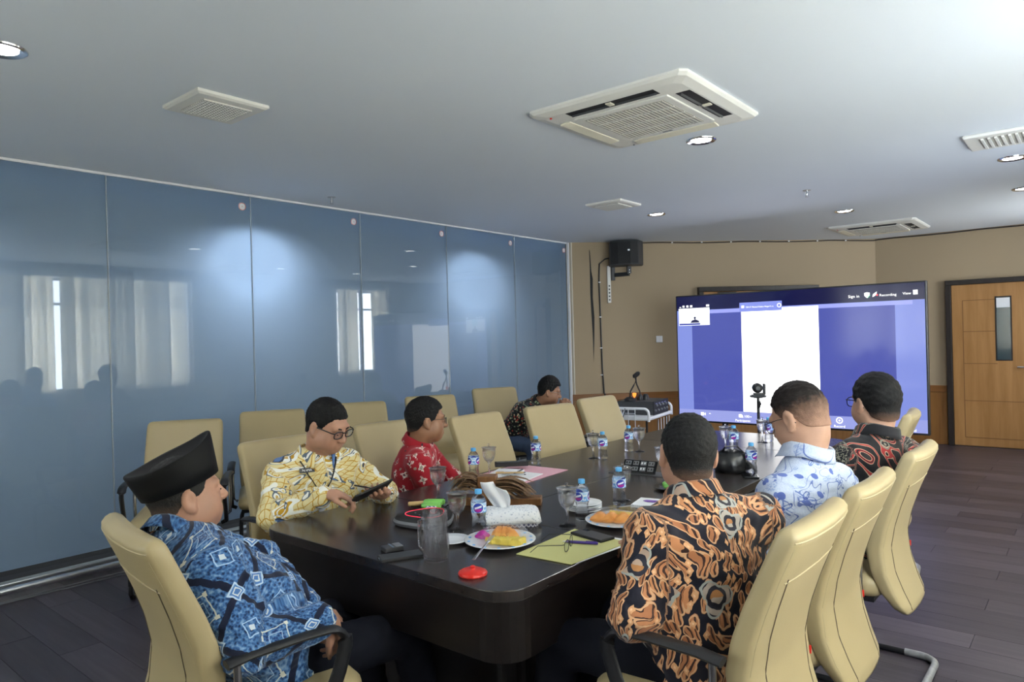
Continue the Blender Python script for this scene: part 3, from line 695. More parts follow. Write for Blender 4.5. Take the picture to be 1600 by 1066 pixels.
# toolbar icons
tvq(.108, .122, .925, .950, D0+.001, 'video_icon', WH, scr); poly([(.123, .937), (.130, .926), (.130, .950)], D0+.001, 'video_icon', WH)
poly([(.145, .935), (.150, .928), (.155, .935)], D0+.001, 'arrow_icon', WH)
poly([(.282, .950), (.282, .928), (.292, .924), (.300, .935), (.302, .952)], D0+.001, 'people_icon', WH); tvtext('100', .306, .950, .040); poly([(.33, .945), (.335, .938), (.34, .945)], D0+.001, 'arrow_icon', WH)
tvtext('Participants', .30, .982, .036, 'CENTER')
for fx, s in ((.628, 'React'), (.692, 'Record'), (.95, 'End')):
    if s == 'End': tvq(.943, .957, .915, .958, D0+.001, 'end_icon', RD, scr)
    else:
        poly([(fx+.013*math.cos(a), .935+.023*math.sin(a)) for a in np.linspace(0, 2*PI, 16)[:-1]], D0+.001, 'round_icon', WH)
        poly([(fx+.009*math.cos(a), .935+.016*math.sin(a)) for a in np.linspace(0, 2*PI, 16)[:-1]], D0+.0018, 'round_icon', bpy.data.materials['screen toolbar'])
        poly([(fx+.004*math.cos(a), .935+.007*math.sin(a)) for a in np.linspace(0, 2*PI, 8)[:-1]], D0+.0026, 'round_icon', WH)
    tvtext(s, fx, .984, .036, 'CENTER')
for sx in (-.75, .75):
    MB().box((sx, .10, .55), (.06, .04, 1.1)).box((sx, .10, .03), (.07, .75, .06)).build('stand_leg', M['black'], tv, bevel=.004)
MB().box((0, .10, .95), (1.56, .03, .06)).build('stand_beam', M['black'], tv)
# ------------------------------------------------------------------ conference camera on its stand
cm = tag(empty('conference_camera', (-2.10, 5.56, 0)), 'black tracking camera on a slim pole before the television', 'camera')
MB().tube([(0, 0, .02), (0, 0, .98)], .011, 10).build('pole', M['black'], cm, smooth=True)
for k in range(3): MB().tube([(0, 0, .12), (.28*math.cos(k*2.1+.4), .28*math.sin(k*2.1+.4), .012)], .009, 8).build('tripod_leg', M['black'], cm, smooth=True)
MB().tube([(.012, -.012, .90), (.03, -.03, .93), (.015, -.02, .95)], .008, 8).build('clamp_knob', M['black'], cm)
MB().lathe([(.03, .975), (.062, .982), (.066, .992), (.05, 1.0), (.03, 1.004)], 20).build('base', M['charcoal'], cm, smooth=True)
fa = math.radians(-60)
mc = Matrix.Rotation(fa+PI/2, 3, 'Z')
for s in (1,): MB().box(mc @ Vector((.048, 0, 1.045)), (.016, .05, .085), mc).build('yoke', M['black'], cm, bevel=.004)
MB().box(mc @ Vector((0.01, 0, 1.008)), (.09, .05, .014), mc).build('yoke', M['black'], cm, bevel=.004)
hd = MB().lathe([(.012, -.04), (.036, -.034), (.040, 0), (.038, .03), (.026, .045)], 20, mc @ Vector((-.005, 0, 1.055)), mc @ Matrix.Rotation(PI/2, 3, 'X')).build('camera_head', M['blackgloss'], cm, smooth=True)
MB().lathe([(.018, .044), (.018, .047)], 16, mc @ Vector((-.005, 0, 1.055)), mc @ Matrix.Rotation(PI/2, 3, 'X')).build('lens', M['charcoal'], hd)
# ------------------------------------------------------------------ white trolley with amplifier
ct = tag(empty('trolley', (-3.83, 6.65, 0), math.radians(9)), 'white tubular trolley by the end wall', 'trolley')
for y in (-.36, .36):
    MB().tube([(-.26, y, .64), (-.26, y, .70)]+[(-.26+.05*(1-math.cos(a)), y, .70+.05*math.sin(a)) for a in np.linspace(.2, PI/2, 5)]+[(.26-.05*(1-math.cos(a)), y, .70+.05*math.sin(a)) for a in np.linspace(PI/2, .2, 5)]+[(.26, y, .70), (.26, y, .62)], .014, 10).build('end_rail', M['white'], ct, smooth=True)
MB().box((0, 0, .645), (.54, .74, .035)).build('tray', M['white'], ct, bevel=.012)
MB().box((0, 0, .14), (.50, .70, .03)).build('lower_tray', M['white'], ct, bevel=.012)
for x in (-.22, .22):
    for y in (-.31, .31):
        MB().tube([(x, y, .05), (x, y, .63)], .012, 8).build('leg', M['black'], ct, smooth=True)
        MB().lathe([(.025, -.012), (.025, .012)], 14, (x, y, .026), Matrix.Rotation(PI/2, 3, 'X')).build('caster', M['black'], ct)
bk = MB()
for x in np.linspace(-.10, .12, 4): bk.tube([(x, -.375, .74), (x, -.375, .30)], .004, 6)
for z in (.74, .70, .66, .50, .46, .34, .30): bk.tube([(-.10, -.375, z), (.12, -.375, z)], .004, 6)
bk.build('wire_basket', M['white'], ct)
bk = MB()
for y in np.linspace(-.1, .25, 5): bk.tube([(.27, y, .62), (.27, y, .30)], .004, 6)
bk.build('wire_basket', M['white'], ct)
am = tag(empty('amplifier', (-3.80, 6.72, .664), math.radians(9)), 'black audio mixer amplifier on the white trolley', 'amplifier')
MB().box((0, 0, .07), (.40, .46, .14)).build('case', M['charcoal'], am, bevel=.005)
MB().box((.203, 0, .07), (.008, .46, .145)).build('front_panel', M['blackmatte'], am)
for i in range(9): MB().lathe([(.014, 0), (.011, .016)], 12, (.206, -.19+i*.047, .095 if i % 2 else .045), Matrix.Rotation(PI/2, 3, 'Y')).build('knob', M['grey'], am)
for i in range(4): MB().box((.208, -.15+i*.09, .115), (.004, .05, .012)).build('display', M['steel'], am)
mi = tag(empty('desk_microphone', (-3.83, 6.60, .806), .3), 'desk microphone with bent black stalks on the amplifier', 'microphone')
MB().lathe([(.06, 0), (.06, .02), (.035, .04)], 18, (-.03, -.08, 0)).build('base', M['black'], mi, smooth=True)
MB().tube([(-.03, -.08, .035), (-.025, -.07, .10), (0, -.02, .16), (.02, .01, .21), (.02, .0, .25)], .008, 8).tube([(.06, .04, .02), (.05, .03, .10), (.025, .015, .17), (.015, .0, .24)], .008, 8).build('gooseneck', M['black'], mi, smooth=True)
MB().lathe([(.006, -.05), (.024, -.035), (.024, .02), (.010, .04)], 14, (.03, .0, .275), Matrix.Rotation(.9, 3, 'Y')).build('windshield', M['blackmatte'], mi, smooth=True)
MB().lathe([(.034, 0), (.036, .03), (.02, .06)], 16, (.05, .04, 0)).build('headset_cup', M['black'], mi, smooth=True)
MB().lathe([(.036, 0), (.034, .035), (.02, .06)], 16, (.10, .10, 0)).build('headset_cup', M['black'], mi, smooth=True)
MB().lathe([(.006, 0), (.018, .02), (.022, .045), (.006, .05)], 12, (.0, .0, .03)).build('glowing_ring', emit('orange glow', (1, .25, .04), 2.0), mi, smooth=True)
# ------------------------------------------------------------------ laptop on a black flight case
fc = tag(empty('flight_case', (-3.48, 5.50, 0), math.radians(25)), 'black equipment case standing on the floor under the laptop', 'case')
MB().box((0, 0, .30), (.42, .36, .60)).build('body', M['black'], fc, bevel=.01)
for z in (.03, .57): MB().box((0, 0, z), (.43, .37, .03)).build('edge_band', M['grey'], fc)
MB().box((0, -.186, .45), (.10, .012, .03)).build('catch', M['steel'], fc)
lp = tag(empty('laptop', (-3.50, 5.48, .6), math.radians(120)), 'open grey laptop in front of the crouching man', 'laptop')
MB().box((0, 0, .009), (.34, .24, .016)).build('base', M['grey'], lp, bevel=.003)
MB().box((0, .0, .0175), (.29, .11, .002)).build('keyboard', M['black'], lp)
MB().box((0, -.155, .115), (.34, .008, .22), Matrix.Rotation(.30, 3, 'X')).build('lid', M['charcoal'], lp, bevel=.003)
MB().box((0, -.150, .116), (.315, .002, .195), Matrix.Rotation(.30, 3, 'X')).build('display', emit('laptop display', (.55, .65, .8), .6), lp)

# ------------------------------------------------------------------ things on the table
def root(nm, x, y, label, cat, group=None, rz=0.0, z=TZ): return tag(empty(nm, (x, y, z), rz), label, cat, group)
# water bottles
BP = [(.022, 0), (.028, .003), (.0295, .010), (.0295, .022), (.0272, .027), (.0295, .033), (.0275, .043), (.0255, .055), (.0262, .064), (.0290, .074), (.0300, .080), (.0300, .118), (.0285, .126), (.022, .138), (.0135, .147), (.0125, .150), (.0125, .155)]
def bottle0():
    r = empty('water_bottle')
    MB().lathe(BP, 24).build('body', M['pet'], r, smooth='all')
    MB().lathe([(.0128, .149), (.0140, .150), (.0140, .163), (.0130, .166), (.004, .1665)], 20).build('cap', M['capblue'], r, smooth=True)
    MB().lathe([(.0304, .080), (.0304, .118)], 28, cap=False).build('label_sleeve', M['label'], r, smooth=True)
    return r
b0 = bottle0(); bf = [True]
def bottle(x, y, label, z=TZ, rz=None):
    o = b0 if bf[0] else copy_tree(b0); bf[0] = False
    o.location = (x, y, z); o.rotation_euler = (0, 0, random.uniform(0, 6) if rz is None else rz); return tag(o, label, 'bottle', 'small water bottles with blue caps')
# bottle labels face the camera side; each stands where it does in the photograph
bottle(-1.868, 2.005, 'small water bottle between the lidded goblet and the tissue box', rz=-1.35)
bottle(-2.60, 2.76, 'small water bottle in front of the red shirted man', rz=-.2)
bottle(-1.64, 2.382, 'small water bottle standing before the pile of white plates', rz=.1)
bottle(-1.646, 2.683, 'small water bottle left of the notepad with purple pen', rz=.9)
bottle(-2.586, 3.289, 'lone water bottle at the corner of the pink folder', rz=.0)
bottle(-2.344, 3.642, 'water bottle left of the socket panel, goblet close behind it', rz=.5)
bottle(-2.355, 3.972, 'water bottle beside the goblet in front of the trolley', rz=.2)
bottle(-1.78, 4.285, 'water bottle right of a goblet beyond the black pouch', rz=.4)
bottle(-1.425, 3.655, 'water bottle standing beside the phone at the right table edge', rz=1.2)
bottle(-1.745, 4.80, 'furthest water bottle, behind a goblet under the television', rz=.3)
bottle(-4.00, 6.44, 'water bottle standing on the white trolley', z=.664)
# lidded goblets
GP = [(.0, .0), (.034, .0), (.034, .003), (.012, .008), (.006, .016), (.005, .04), (.006, .060), (.012, .070), (.026, .084), (.0345, .105), (.0370, .130), (.0372, .150), (.0360, .150), (.0357, .130), (.0330, .106), (.024, .087), (.008, .076), (.0, .075)]
def goblet0():
    r = empty('goblet')
    MB().lathe(GP, 24, cap=False).build('glass', M['glass'], r, smooth='all')
    MB().lathe([(.0, .1505), (.042, .1505), (.043, .153), (.030, .156), (.006, .158), (.004, .163), (.007, .168), (.005, .173), (.0, .174)], 24, cap=False).build('lid', M['glass'], r, smooth='all')
    return r
g0 = goblet0(); gf = [True]
def goblet(x, y, label):
    o = g0 if gf[0] else copy_tree(g0); gf[0] = False
    o.location = (x, y, TZ); return tag(o, label, 'goblet', 'stemmed water glasses with lids')
goblet(-1.945, 1.965, 'lidded water goblet left of the nearest bottle by the tissue box')
goblet(-2.40, 2.30, 'lidded water goblet in front of the red shirt, behind the green snack')
goblet(-1.633, 2.268, 'lidded water goblet near the pile of white plates')
goblet(-2.60, 2.885, 'lidded water goblet just left of the spiral notepad')
goblet(-1.672, 2.76, 'lidded water goblet half hidden behind the bottle near the notepad')
goblet(-2.40, 3.625, 'lidded water goblet partly behind a bottle, left of the socket panel')
goblet(-2.285, 3.985, 'lidded water goblet right of the bottle in front of the trolley')
goblet(-1.84, 4.30, 'lidded water goblet beyond the black pouch, left of a bottle')
goblet(-1.765, 4.735, 'furthest lidded goblet, just under the television')
goblet(-1.79, 3.36, 'lidded goblet half hidden by the orange shirted man\'s head')
# glass mug of water
mg = root('glass_mug', -1.757, 1.665, 'tall glass mug half filled with water near the table corner', 'mug', rz=math.radians(8))
MB().lathe([(.0, 0), (.040, 0), (.043, .004), (.043, .165), (.040, .167), (.0385, .165), (.0385, .014), (.0, .014)], 28, cap=False).build('body', M['mugglass'], mg, smooth='all')
MB().lathe([(.0, .0145), (.038, .0145), (.038, .108), (.0, .108)], 28, cap=False).build('water', M['mugglass'], mg, smooth=True)
MB().tube([(-.040, 0, .135), (-.058, 0, .138), (-.068, 0, .125), (-.070, 0, .08), (-.068, 0, .040), (-.056, 0, .030), (-.040, 0, .034)], .0075, 10).build('handle', M['glass'], mg, smooth=True)
for i in range(16):
    a = 2*PI*i/16; MB().tube([(.0430*math.cos(a), .0430*math.sin(a), .012), (.0436*math.cos(a), .0436*math.sin(a), .05), (.0430*math.cos(a), .0430*math.sin(a), .088)], [.002, .0046, .002], 6).build('facet_rib', M['mugglass'], mg, smooth=True)
# speakerphone
sp = root('speakerphone', -2.135, 1.975, 'dark conference speakerphone with a glowing red ring', 'speakerphone', rz=math.radians(-20))
def tri(r, n=48, k=.10): return [(r*(1+k*math.cos(3*a))*math.cos(a), r*(1+k*math.cos(3*a))*math.sin(a)) for a in np.linspace(0, 2*PI, n, endpoint=False)]
MB().rings([[Vector((x, y, z)) for x, y in tri(r_)] for r_, z in ((.100, 0), (.118, .006), (.124, .018), (.118, .028))]).build('base', M['grey'], sp, smooth=True)
MB().rings([[Vector((x, y, z)) for x, y in tri(r_)] for r_, z in ((.118, .028), (.112, .036), (.085, .042), (.03, .044))]).build('top', M['blackmatte'], sp, smooth=True)
rg = [(x, y, .0425) for x, y in tri(.078, 60)]; MB().tube(rg+rg[:2], .0020, 6).build('light_ring', emit('red ring', (1, .03, .08), 1.1), sp)
for i in range(6): MB().lathe([(.004, .044), (.004, .0455)], 8, (.045*math.cos(i*1.05), .045*math.sin(i*1.05), 0)).build('button', M['grey'], sp)
def slab(nm, x, y, w, l, h, rz, mat, label, cat, z=TZ, bev=.003, screen=None, group=None):
    r = root(nm, x, y, label, cat, group, rz, z)
    MB().box((0, 0, h/2), (w, l, h)).build('body', mat, r, bevel=bev)
    if screen: MB().box((0, 0, h+.0004), (w-.008, l-.008, .0008)).build('screen', screen, r)
    return r
r = slab('phone', -1.875, 1.610, .072, .150, .009, math.radians(-28), M['blackmatte'], 'black phone lying at the table edge left of the mug', 'phone', screen=M['charcoal'])
MB().box((.0, -.076, .005), (.02, .002, .004)).build('port', M['steel'], r)
r = slab('small_pack', -1.965, 1.648, .052, .070, .016, math.radians(-20), M['charcoal'], 'small dark grey pack with a silver band beside the phone', 'pack')
MB().box((0, -.004, .0165), (.0525, .008, .001)).build('silver_band', M['chrome'], r)
MB().box((0, .02, .0164), (.050, .026, .0008)).build('grey_top', M['grey'], r)
# plates
def plate(nm, x, y, rad, mat, label, group=None, z=TZ, h=.016):
    r = root(nm, x, y, label, 'plate', group, 0, z)
    MB().lathe([(0, 0), (rad*.55, 0), (rad*.62, .003), (rad*.97, h), (rad, h+.001), (rad*.985, h+.003), (rad*.64, .007), (0, .006)], 40, cap=False).build('dish', mat, r, smooth='all'); return r
plate('side_plate', -1.862, 1.845, .070, M['porcelain'], 'small empty white plate beside the big fruit plate', h=.010)
for i in range(4): plate('plate', -1.715, 2.505, .078, M['porcelain'], ['bottom', 'second from bottom', 'third from bottom', 'topmost'][i]+' white plate of the pile behind the bottle', 'pile of white plates', TZ+.0085*i+.0003, .011)
def fruit_plate(x, y, label, lay, wraprot=0.0):
    p = plate('fruit_plate', x, y, .132, M['porcelain'], label, 'plates of cut fruit')
    for q in range(14):
        a = q*2*PI/14; MB().lathe([(.006, .0165), (.006, .0175)], 8, (.116*math.cos(a), .116*math.sin(a), 0)).build('rim_dot', M['capblue'], p)
    return p
def wedge(nm, x, y, z, R0, R1, span, h, rz, tilt, mat, label, group, cat='fruit'):
    """a curved slice of fruit"""
    m = MB(); n = 9; Rg = []
    for i in range(n):
        a = -span/2+span*i/(n-1); k = .35+.65*math.sin(PI*(i+.6)/(n+.2))
        c, s = math.cos(a), math.sin(a); hh = h*k
        Rg.append([Vector((r_*c, r_*s, zz_)) for r_, zz_ in ((R0, 0), (R1, 0), (R1+.004, hh*.5), (R1-.004, hh*.9), ((R0+R1)/2, hh), (R0, hh*.6))])
    m.rings(Rg); me = m
    o = me.build(nm, mat, None, smooth=True)
    mid = (R0+R1)/2
    Mx = Matrix.Translation((x, y, z)) @ Matrix.Rotation(rz, 4, 'Z') @ Matrix.Rotation(tilt, 4, 'Y') @ Matrix.Translation((-mid, 0, 0))
    o.matrix_world = Mx
    return tag(o, label, cat, group)
def pineapple(nm, x, y, z, rz, label, group, s=1.0):
    m = MB(); Rg = []; n = 12
    for i in range(n):
        a = -.75+1.5*i/(n-1); k = 1+.10*(i % 2)
        Rg.append([Vector((r_*math.cos(a), r_*math.sin(a), zz_)) for r_, zz_ in ((.020*s, 0), (.052*s, 0), (.056*s*k, .010*s), (.050*s*k, .020*s*k), (.030*s, .022*s), (.020*s, .014*s))])
    m.rings(Rg); o = m.build(nm, M['pine'], None, smooth=True)
    o.matrix_world = Matrix.Translation((x, y, z)) @ Matrix.Rotation(rz, 4, 'Z') @ Matrix.Translation((-.036*s, 0, 0)); return tag(o, label, 'fruit', group)
fx, fy, fz = -1.700, 1.935, TZ+.0065
fruit_plate(fx, fy, 'white plate of melon and pineapple nearest the red lid', 0)
GA = 'fruit on the near plate'
for i in range(4): wedge('melon_slice', fx-.010+.022*(i-1.5)*.9, fy+.055-.010*abs(i-1.5), fz+.004, .035, .072, 1.5, .038, .6+.25*i, -.15, M['melon'], ['leftmost', 'second', 'third', 'rightmost'][i]+' orange melon slice on the near fruit plate', GA)
for i in range(4): pineapple('pineapple_slice', fx+.010+.026*i, fy-.032+.012*i, fz+.003, 2.2+.3*i, ['leftmost', 'second', 'third', 'rightmost'][i]+' yellow pineapple slice on the near fruit plate', GA, 1.0)
wedge('magenta_fruit_slice', fx-.075, fy-.012, fz+.004, .012, .045, 1.3, .028, 2.4, 0, M['dragon'], 'magenta dragon fruit wedge on the near plate', GA)
def wrapfilm(x, y, label, s=1.0):
    m = MB(); Rg = []
    for q, (r_, z_) in enumerate(((.112, .016), (.098, .040), (.075, .054), (.04, .062), (.008, .064))):
        Rg.append([Vector((r_*s*(1+.05*math.sin(5*a+q))*math.cos(a), r_*s*(1+.05*math.sin(5*a+q))*math.sin(a), z_+.004*math.sin(3*a+q*2))) for a in np.linspace(0, 2*PI, 30, endpoint=False)])
    m.rings(Rg, cap=False); o = m.build('cling_film', M['filmwrap'], None, smooth='all', loc=(x, y, TZ)); return tag(o, label, 'cling film', 'clear film over the fruit')
wrapfilm(fx+.015, fy+.012, 'clear cling film over the near fruit plate', .92)
fx, fy = -1.490, 2.415
fruit_plate(fx, fy, 'white plate of melon and pineapple by the orange shirted man', 1)
GA = 'fruit on the second plate'
for i in range(3): wedge('melon_slice', fx-.055+.040*i, fy-.045+.020*i, fz+.004, .030, .068, 1.3, .040, -.9+.2*i, .1, M['melon'], ['leftmost', 'middle', 'rightmost'][i]+' orange melon slice on the second fruit plate', GA)
for i in range(3): pineapple('pineapple_slice', fx-.04+.035*i, fy+.045+.012*i, fz+.003, 1.2+.3*i, ['leftmost', 'middle', 'rightmost'][i]+' yellow pineapple slice on the second fruit plate', GA, 1.0)
wedge('magenta_fruit_slice', fx+.065, fy+.035, fz+.004, .012, .045, 1.3, .030, .6, 0, M['dragon'], 'magenta dragon fruit wedge on the second plate', GA)
wrapfilm(fx, fy, 'clear cling film over the second fruit plate', .95)
def fork(p0, p1, label):
    P0, P1 = Vector(p0), Vector(p1); d = (P1-P0).normalized(); s = d.cross(Vector((0, 0, 1))).normalized()
    r = tag(empty('fork', p0), label, 'fork', 'steel forks')
    L = (P1-P0).length
    q = [Vector((0, 0, 0)), d*L*.3, d*L*.66, d*L*.72]
    MB().tube(q, [.006, .0045, .003, .008], 8, flat=(1, .35)).build('handle', M['steel'], r, smooth=True)
    for k in (-1.5, -.5, .5, 1.5): MB().tube([d*L*.71+s*k*.003, d*L*.80+s*k*.0042, d*L+s*k*.0042], .0013, 6).build('tine', M['steel'], r, smooth=True)
fork((-1.575, 1.660, TZ+.034), (-1.690, 1.885, TZ+.042), 'steel fork leaning from the red lid to the fruit')
fork((-1.60, 2.36, TZ+.050), (-1.43, 2.44, TZ+.074), 'steel fork laid across the second fruit plate')
# red lid
rd = root('red_cup_lid', -1.547, 1.625, 'round bright red plastic cup lid at the table corner', 'lid')
MB().rings([[Vector((r_*(1+(.02*math.cos(16*a) if r_ > .03 else 0))*math.cos(a), r_*(1+(.02*math.cos(16*a) if r_ > .03 else 0))*math.sin(a), z_)) for a in np.linspace(0, 2*PI, 64, endpoint=False)] for r_, z_ in ((.044, 0), (.0465, .004), (.045, .010), (.036, .015), (.012, .018))]).build('disc', M['red'], rd, smooth=True)
MB().lathe([(.010, .017), (.007, .021), (.009, .027), (.004, .030)], 16).build('knob', M['red'], rd, smooth=True)
# snack plate with green wrapped cakes
pl = plate('snack_plate', -2.315, 2.165, .085, M['blackplate'], 'dark plate with green wrapped snacks behind the speakerphone', h=.012)
def roll(nm, x, y, z, rz, r_, l, mat, label, cat, group):
    o = MB().tube([(-l/2, 0, 0), (-l/2+.006, 0, 0), (l/2-.006, 0, 0), (l/2, 0, 0)], [r_*.7, r_, r_, r_*.7], 14, flat=(1.15, .8)).build(nm, mat, None, smooth=True, loc=(x, y, z)); o.rotation_euler = (0, 0, rz); return tag(o, label, cat, group)
for i in range(3): roll('leaf_wrapped_cake', -2.30+.018*i, 2.185-.030*i, TZ+.026+.006*(i == 1), .55, .0165, .085, M['leafgreen'], ['rear', 'middle', 'front'][i]+' green leaf wrapped cake on the snack plate', 'cake', 'green wrapped cakes')
roll('pastry', -2.365, 2.130, TZ+.020, .9, .013, .075, M['pastry'], 'golden pastry beside the green cakes', 'pastry', None)
pk = tag(MB().box((0, 0, .009), (.05, .032, .018)).build('snack_packet', M['lattice'], None, bevel=.006, loc=(-2.255, 2.120, TZ+.010)), 'patterned snack packet at the right of the green cakes', 'packet'); pk.rotation_euler = (0, 0, .5)
plate('snack_plate', -1.600, 3.085, .085, M['blackplate'], 'dark plate with green snacks beside the orange shirted man\'s head', h=.012)
roll('leaf_wrapped_cake', -1.595, 3.085, TZ+.024, .2, .0165, .09, M['leafgreen'], 'green leaf wrapped cake on the far dark plate, back piece', 'cake', 'green wrapped cakes')
roll('leaf_wrapped_cake', -1.58, 3.055, TZ+.024, .3, .0165, .08, M['leafgreen'], 'green leaf wrapped cake on the far dark plate, front piece', 'cake', 'green wrapped cakes')
# tissue box in a lace cover
ti = root('tissue_box', -1.845, 2.165, 'tissue box in a white lace cover with one tissue pulled up', 'tissue box', rz=math.radians(42))
MB().prism(rrect(-.112, .112, -.062, .062, .03), 0, .055).build('box', M['lattice'], ti, smooth=True)
Rg = []
for q, (g, z_) in enumerate(((-.014, .018), (-.010, .036), (-.004, .052), (.004, .061), (.03, .066), (.052, .068))):
    pts = rrect(-.112+g, .112-g, -.062+g, .062-g, max(.006, .034-g*.5), n=9)
    Rg.append([Vector((x, y, z_+(.007*math.sin(i*1.25) if q == 0 else .003*math.sin(i*1.25) if q == 1 else .001*math.sin(i*2.1)))) for i, (x, y) in enumerate(pts)])
MB().rings(Rg).build('lace_cover', M['lace'], ti, smooth='all')
m = MB(); Rg = []
for j in range(12):
    t_ = j/11; w_ = .032+.028*math.sin(t_*2.0); z_ = .064+.112*t_
    Rg.append([Vector((-.030-.035*t_+(i/10-.5)*2*w_*.9, .012*math.sin(i*.9+t_*3)*(1-t_*.3)-.02*t_*t_, z_-(.035*(i/10)*t_ if i > 5 else .0))) for i in range(11)])
m.rings(Rg, cap=False, closed=False); ts = m.build('tissue', M['tissue'], ti, smooth='all'); sd = ts.modifiers.new('t', 'SOLIDIFY'); sd.thickness = .0012
# carved wooden ornament with dry brown leaf strips
wo = root('wooden_ornament', -2.135, 2.385, 'carved wooden table ornament with sprays of dry brown leaves', 'ornament', rz=math.radians(33))
MB().box((-.02, 0, .065), (.085, .075, .130)).build('block', M['wooddeco'], wo, bevel=.004)
MB().box((-.13, 0, .018), (.12, .09, .036)).build('base_block', M['wooddeco'], wo, bevel=.004)
MB().box((.15, 0, .016), (.15, .085, .032)).build('base_block', M['wooddeco'], wo, bevel=.004)
MB().box((-.175, -.01, .045), (.04, .08, .03)).build('base_block', M['wooddeco'], wo, bevel=.004)
rs = random.Random(3)
for side in (-1, 1):
    for i in range(38):
        y0 = rs.uniform(-.045, .045); l = rs.uniform(.08, .14) if side < 0 else rs.uniform(.11, .18); x0 = side*.025-.02 + side*.02
        h0 = rs.uniform(.06, .118); dr = rs.uniform(.03, .08); tw_ = rs.uniform(-.03, .03)
        pts = [(x0+side*l*t_, y0+tw_*t_, max(.036, h0+.03*math.sin(t_*2.6)*(1 if side < 0 else .5)-dr*t_*t_)) for t_ in (0, .25, .5, .75, 1)]
        MB().tube(pts, [.008, .013, .014, .010, .002], 5, flat=(1, .28)).build('leaf_strip', M['strip'], wo)
# papers and folders
def sheet(nm, pts, z, t_, mat, label, cat, parent=None):
    cx = sum(p[0] for p in pts)/len(pts); cy = sum(p[1] for p in pts)/len(pts)
    o = MB().prism([(p[0]-cx, p[1]-cy) for p in pts], 0, t_).build(nm, mat, None, loc=(cx, cy, z)); return tag(o, label, cat)
sheet('white_paper', [(-1.55, 1.885), (-1.338, 1.905), (-1.300, 2.235), (-1.56, 2.225)], TZ+.0003, .0012, M['paper'], 'white sheet sticking out under the yellow folder', 'paper')
yf = sheet('yellow_folder', [(-1.563, 1.862), (-1.343, 1.882), (-1.318, 2.200), (-1.578, 2.238)], TZ+.0016, .0022, M['yellowcard'], 'pale yellow paper folder at the right table edge', 'folder')
zf = TZ+.0039
r = slab('phone', -1.462, 2.185, .075, .160, .0095, math.radians(78), M['blackmatte'], 'black phone in a dark case on the yellow folder', 'phone', z=zf, screen=M['charcoal'])
MB().box((.022, .055, .0105), (.02, .03, .002)).build('camera_bump', M['blackgloss'], r)
def pen(nm, x, y, z, rz, l, mat, tip, label):
    r = root(nm, x, y, label, 'pen', 'pens', rz, z)
    MB().tube([(-l/2, 0, .0052), (l/2-.02, 0, .0052), (l/2-.012, 0, .0052)], [.0050, .0050, .0042], 10).build('barrel', mat, r, smooth=True)
    MB().tube([(l/2-.012, 0, .0052), (l/2, 0, .0052)], [.0040, .001], 10).build('tip', tip, r, smooth=True)
    MB().tube([(-l/2-.004, 0, .0052), (-l/2, 0, .0052)], .0046, 10).box((-l/2+.02, 0, .0112), (.04, .003, .0016)).build('clip', mat, r, smooth=True)
pen('pen', -1.45, 2.085, zf, math.radians(203), .125, M['purple'], M['white'], 'thick purple pen on the yellow folder beside the phone')
def rimset(parent, mat, lens, sc=1.0, name='spectacles', lensw=.050, lensh=.038, thick=.0016, temples=True, M4=None):
    """spectacles: facing +Y, lens centre height z = 0"""
    kids = []
    def P(v):
        v = Vector(v)*sc; return M4 @ v if M4 is not None else v
    for s in (-1, 1):
        c = s*.034; pts = []
        for a in np.linspace(0, 2*PI, 25):
            ca, sa = math.cos(a), math.sin(a)
            pts.append(P((c+math.copysign(abs(ca)**.75, ca)*lensw/2, -.004*((c+ca*lensw/2)/.06)**2, math.copysign(abs(sa)**.75, sa)*lensh/2)))
        kids.append(MB().tube(pts, thick*sc, 6).build('lens_rim', mat, parent, smooth=True))
        ln = MB(); ln.add(pts[:-1], [tuple(range(len(pts)-1))]); kids.append(ln.build('lens', lens, parent))
        if temples: kids.append(MB().tube([P((s*.060, -.004, .010)), P((s*.068, -.012, .010)), P((s*.0745, -.06, .008)), P((s*.0745, -.095, .004)), P((s*.073, -.125, -.022))], thick*1.05*sc, 6).build('temple', mat, parent, smooth=True))
    kids.append(MB().tube([P((-.010, 0, .006)), P((0, .003, .009)), P((.010, 0, .006))], thick*sc, 6).build('bridge', mat, parent, smooth=True))
    return kids
M['lens'] = glassy('spectacle lens', (.92, .95, 1), 1.12, .75)
eg = root('spectacles', -1.445, 2.015, 'thin black rimmed spectacles lying open on the yellow folder', 'spectacles', None, 0, zf)
rimset(eg, M['black'], M['lens'], 1.0, M4=Matrix.Translation((0, 0, .0205)) @ Matrix.Rotation(math.radians(-68), 4, 'Z'), thick=.0013)
nb = root('notepad', -1.50, 2.765, 'white spiral notepad with a purple pen on it', 'notepad', None, math.radians(12))
MB().box((0, 0, .006), (.20, .145, .012)).build('pages', M['paper'], nb)
bn = MB()
for i in range(24): bn.tube([(-.093+i*.0081, -.0725, .004), (-.093+i*.0081, -.076, .008), (-.093+i*.0081, -.0725, .0128), (-.093+i*.0081, -.068, .0128)], .0008, 5)
bn.build('spiral_binding', M['steel'], nb)
pen('pen', -1.49, 2.765, TZ+.0122, math.radians(196), .15, M['purple2'], M['purple2'], 'slim violet pen lying on the white notepad')
sheet('pink_folder', [(-2.285, 2.775), (-2.63, 2.735), (-2.665, 3.205), (-2.31, 3.225)], TZ+.0003, .003, M['pink'], 'pink card folder lying open on the left side', 'folder')
sheet('white_paper', [(-2.30, 2.785), (-2.53, 2.755), (-2.56, 3.02), (-2.35, 3.045)], TZ+.0036, .003, M['paper'], 'white printed sheets on the pink folder', 'paper')
for i in range(5): pass
nb = root('notepad', -2.505, 2.905, 'white spiral notepad with a pencil on the pink folder', 'notepad', None, math.radians(-70), TZ+.0068)
MB().box((0, 0, .006), (.22, .15, .012)).build('pages', M['paper'], nb)
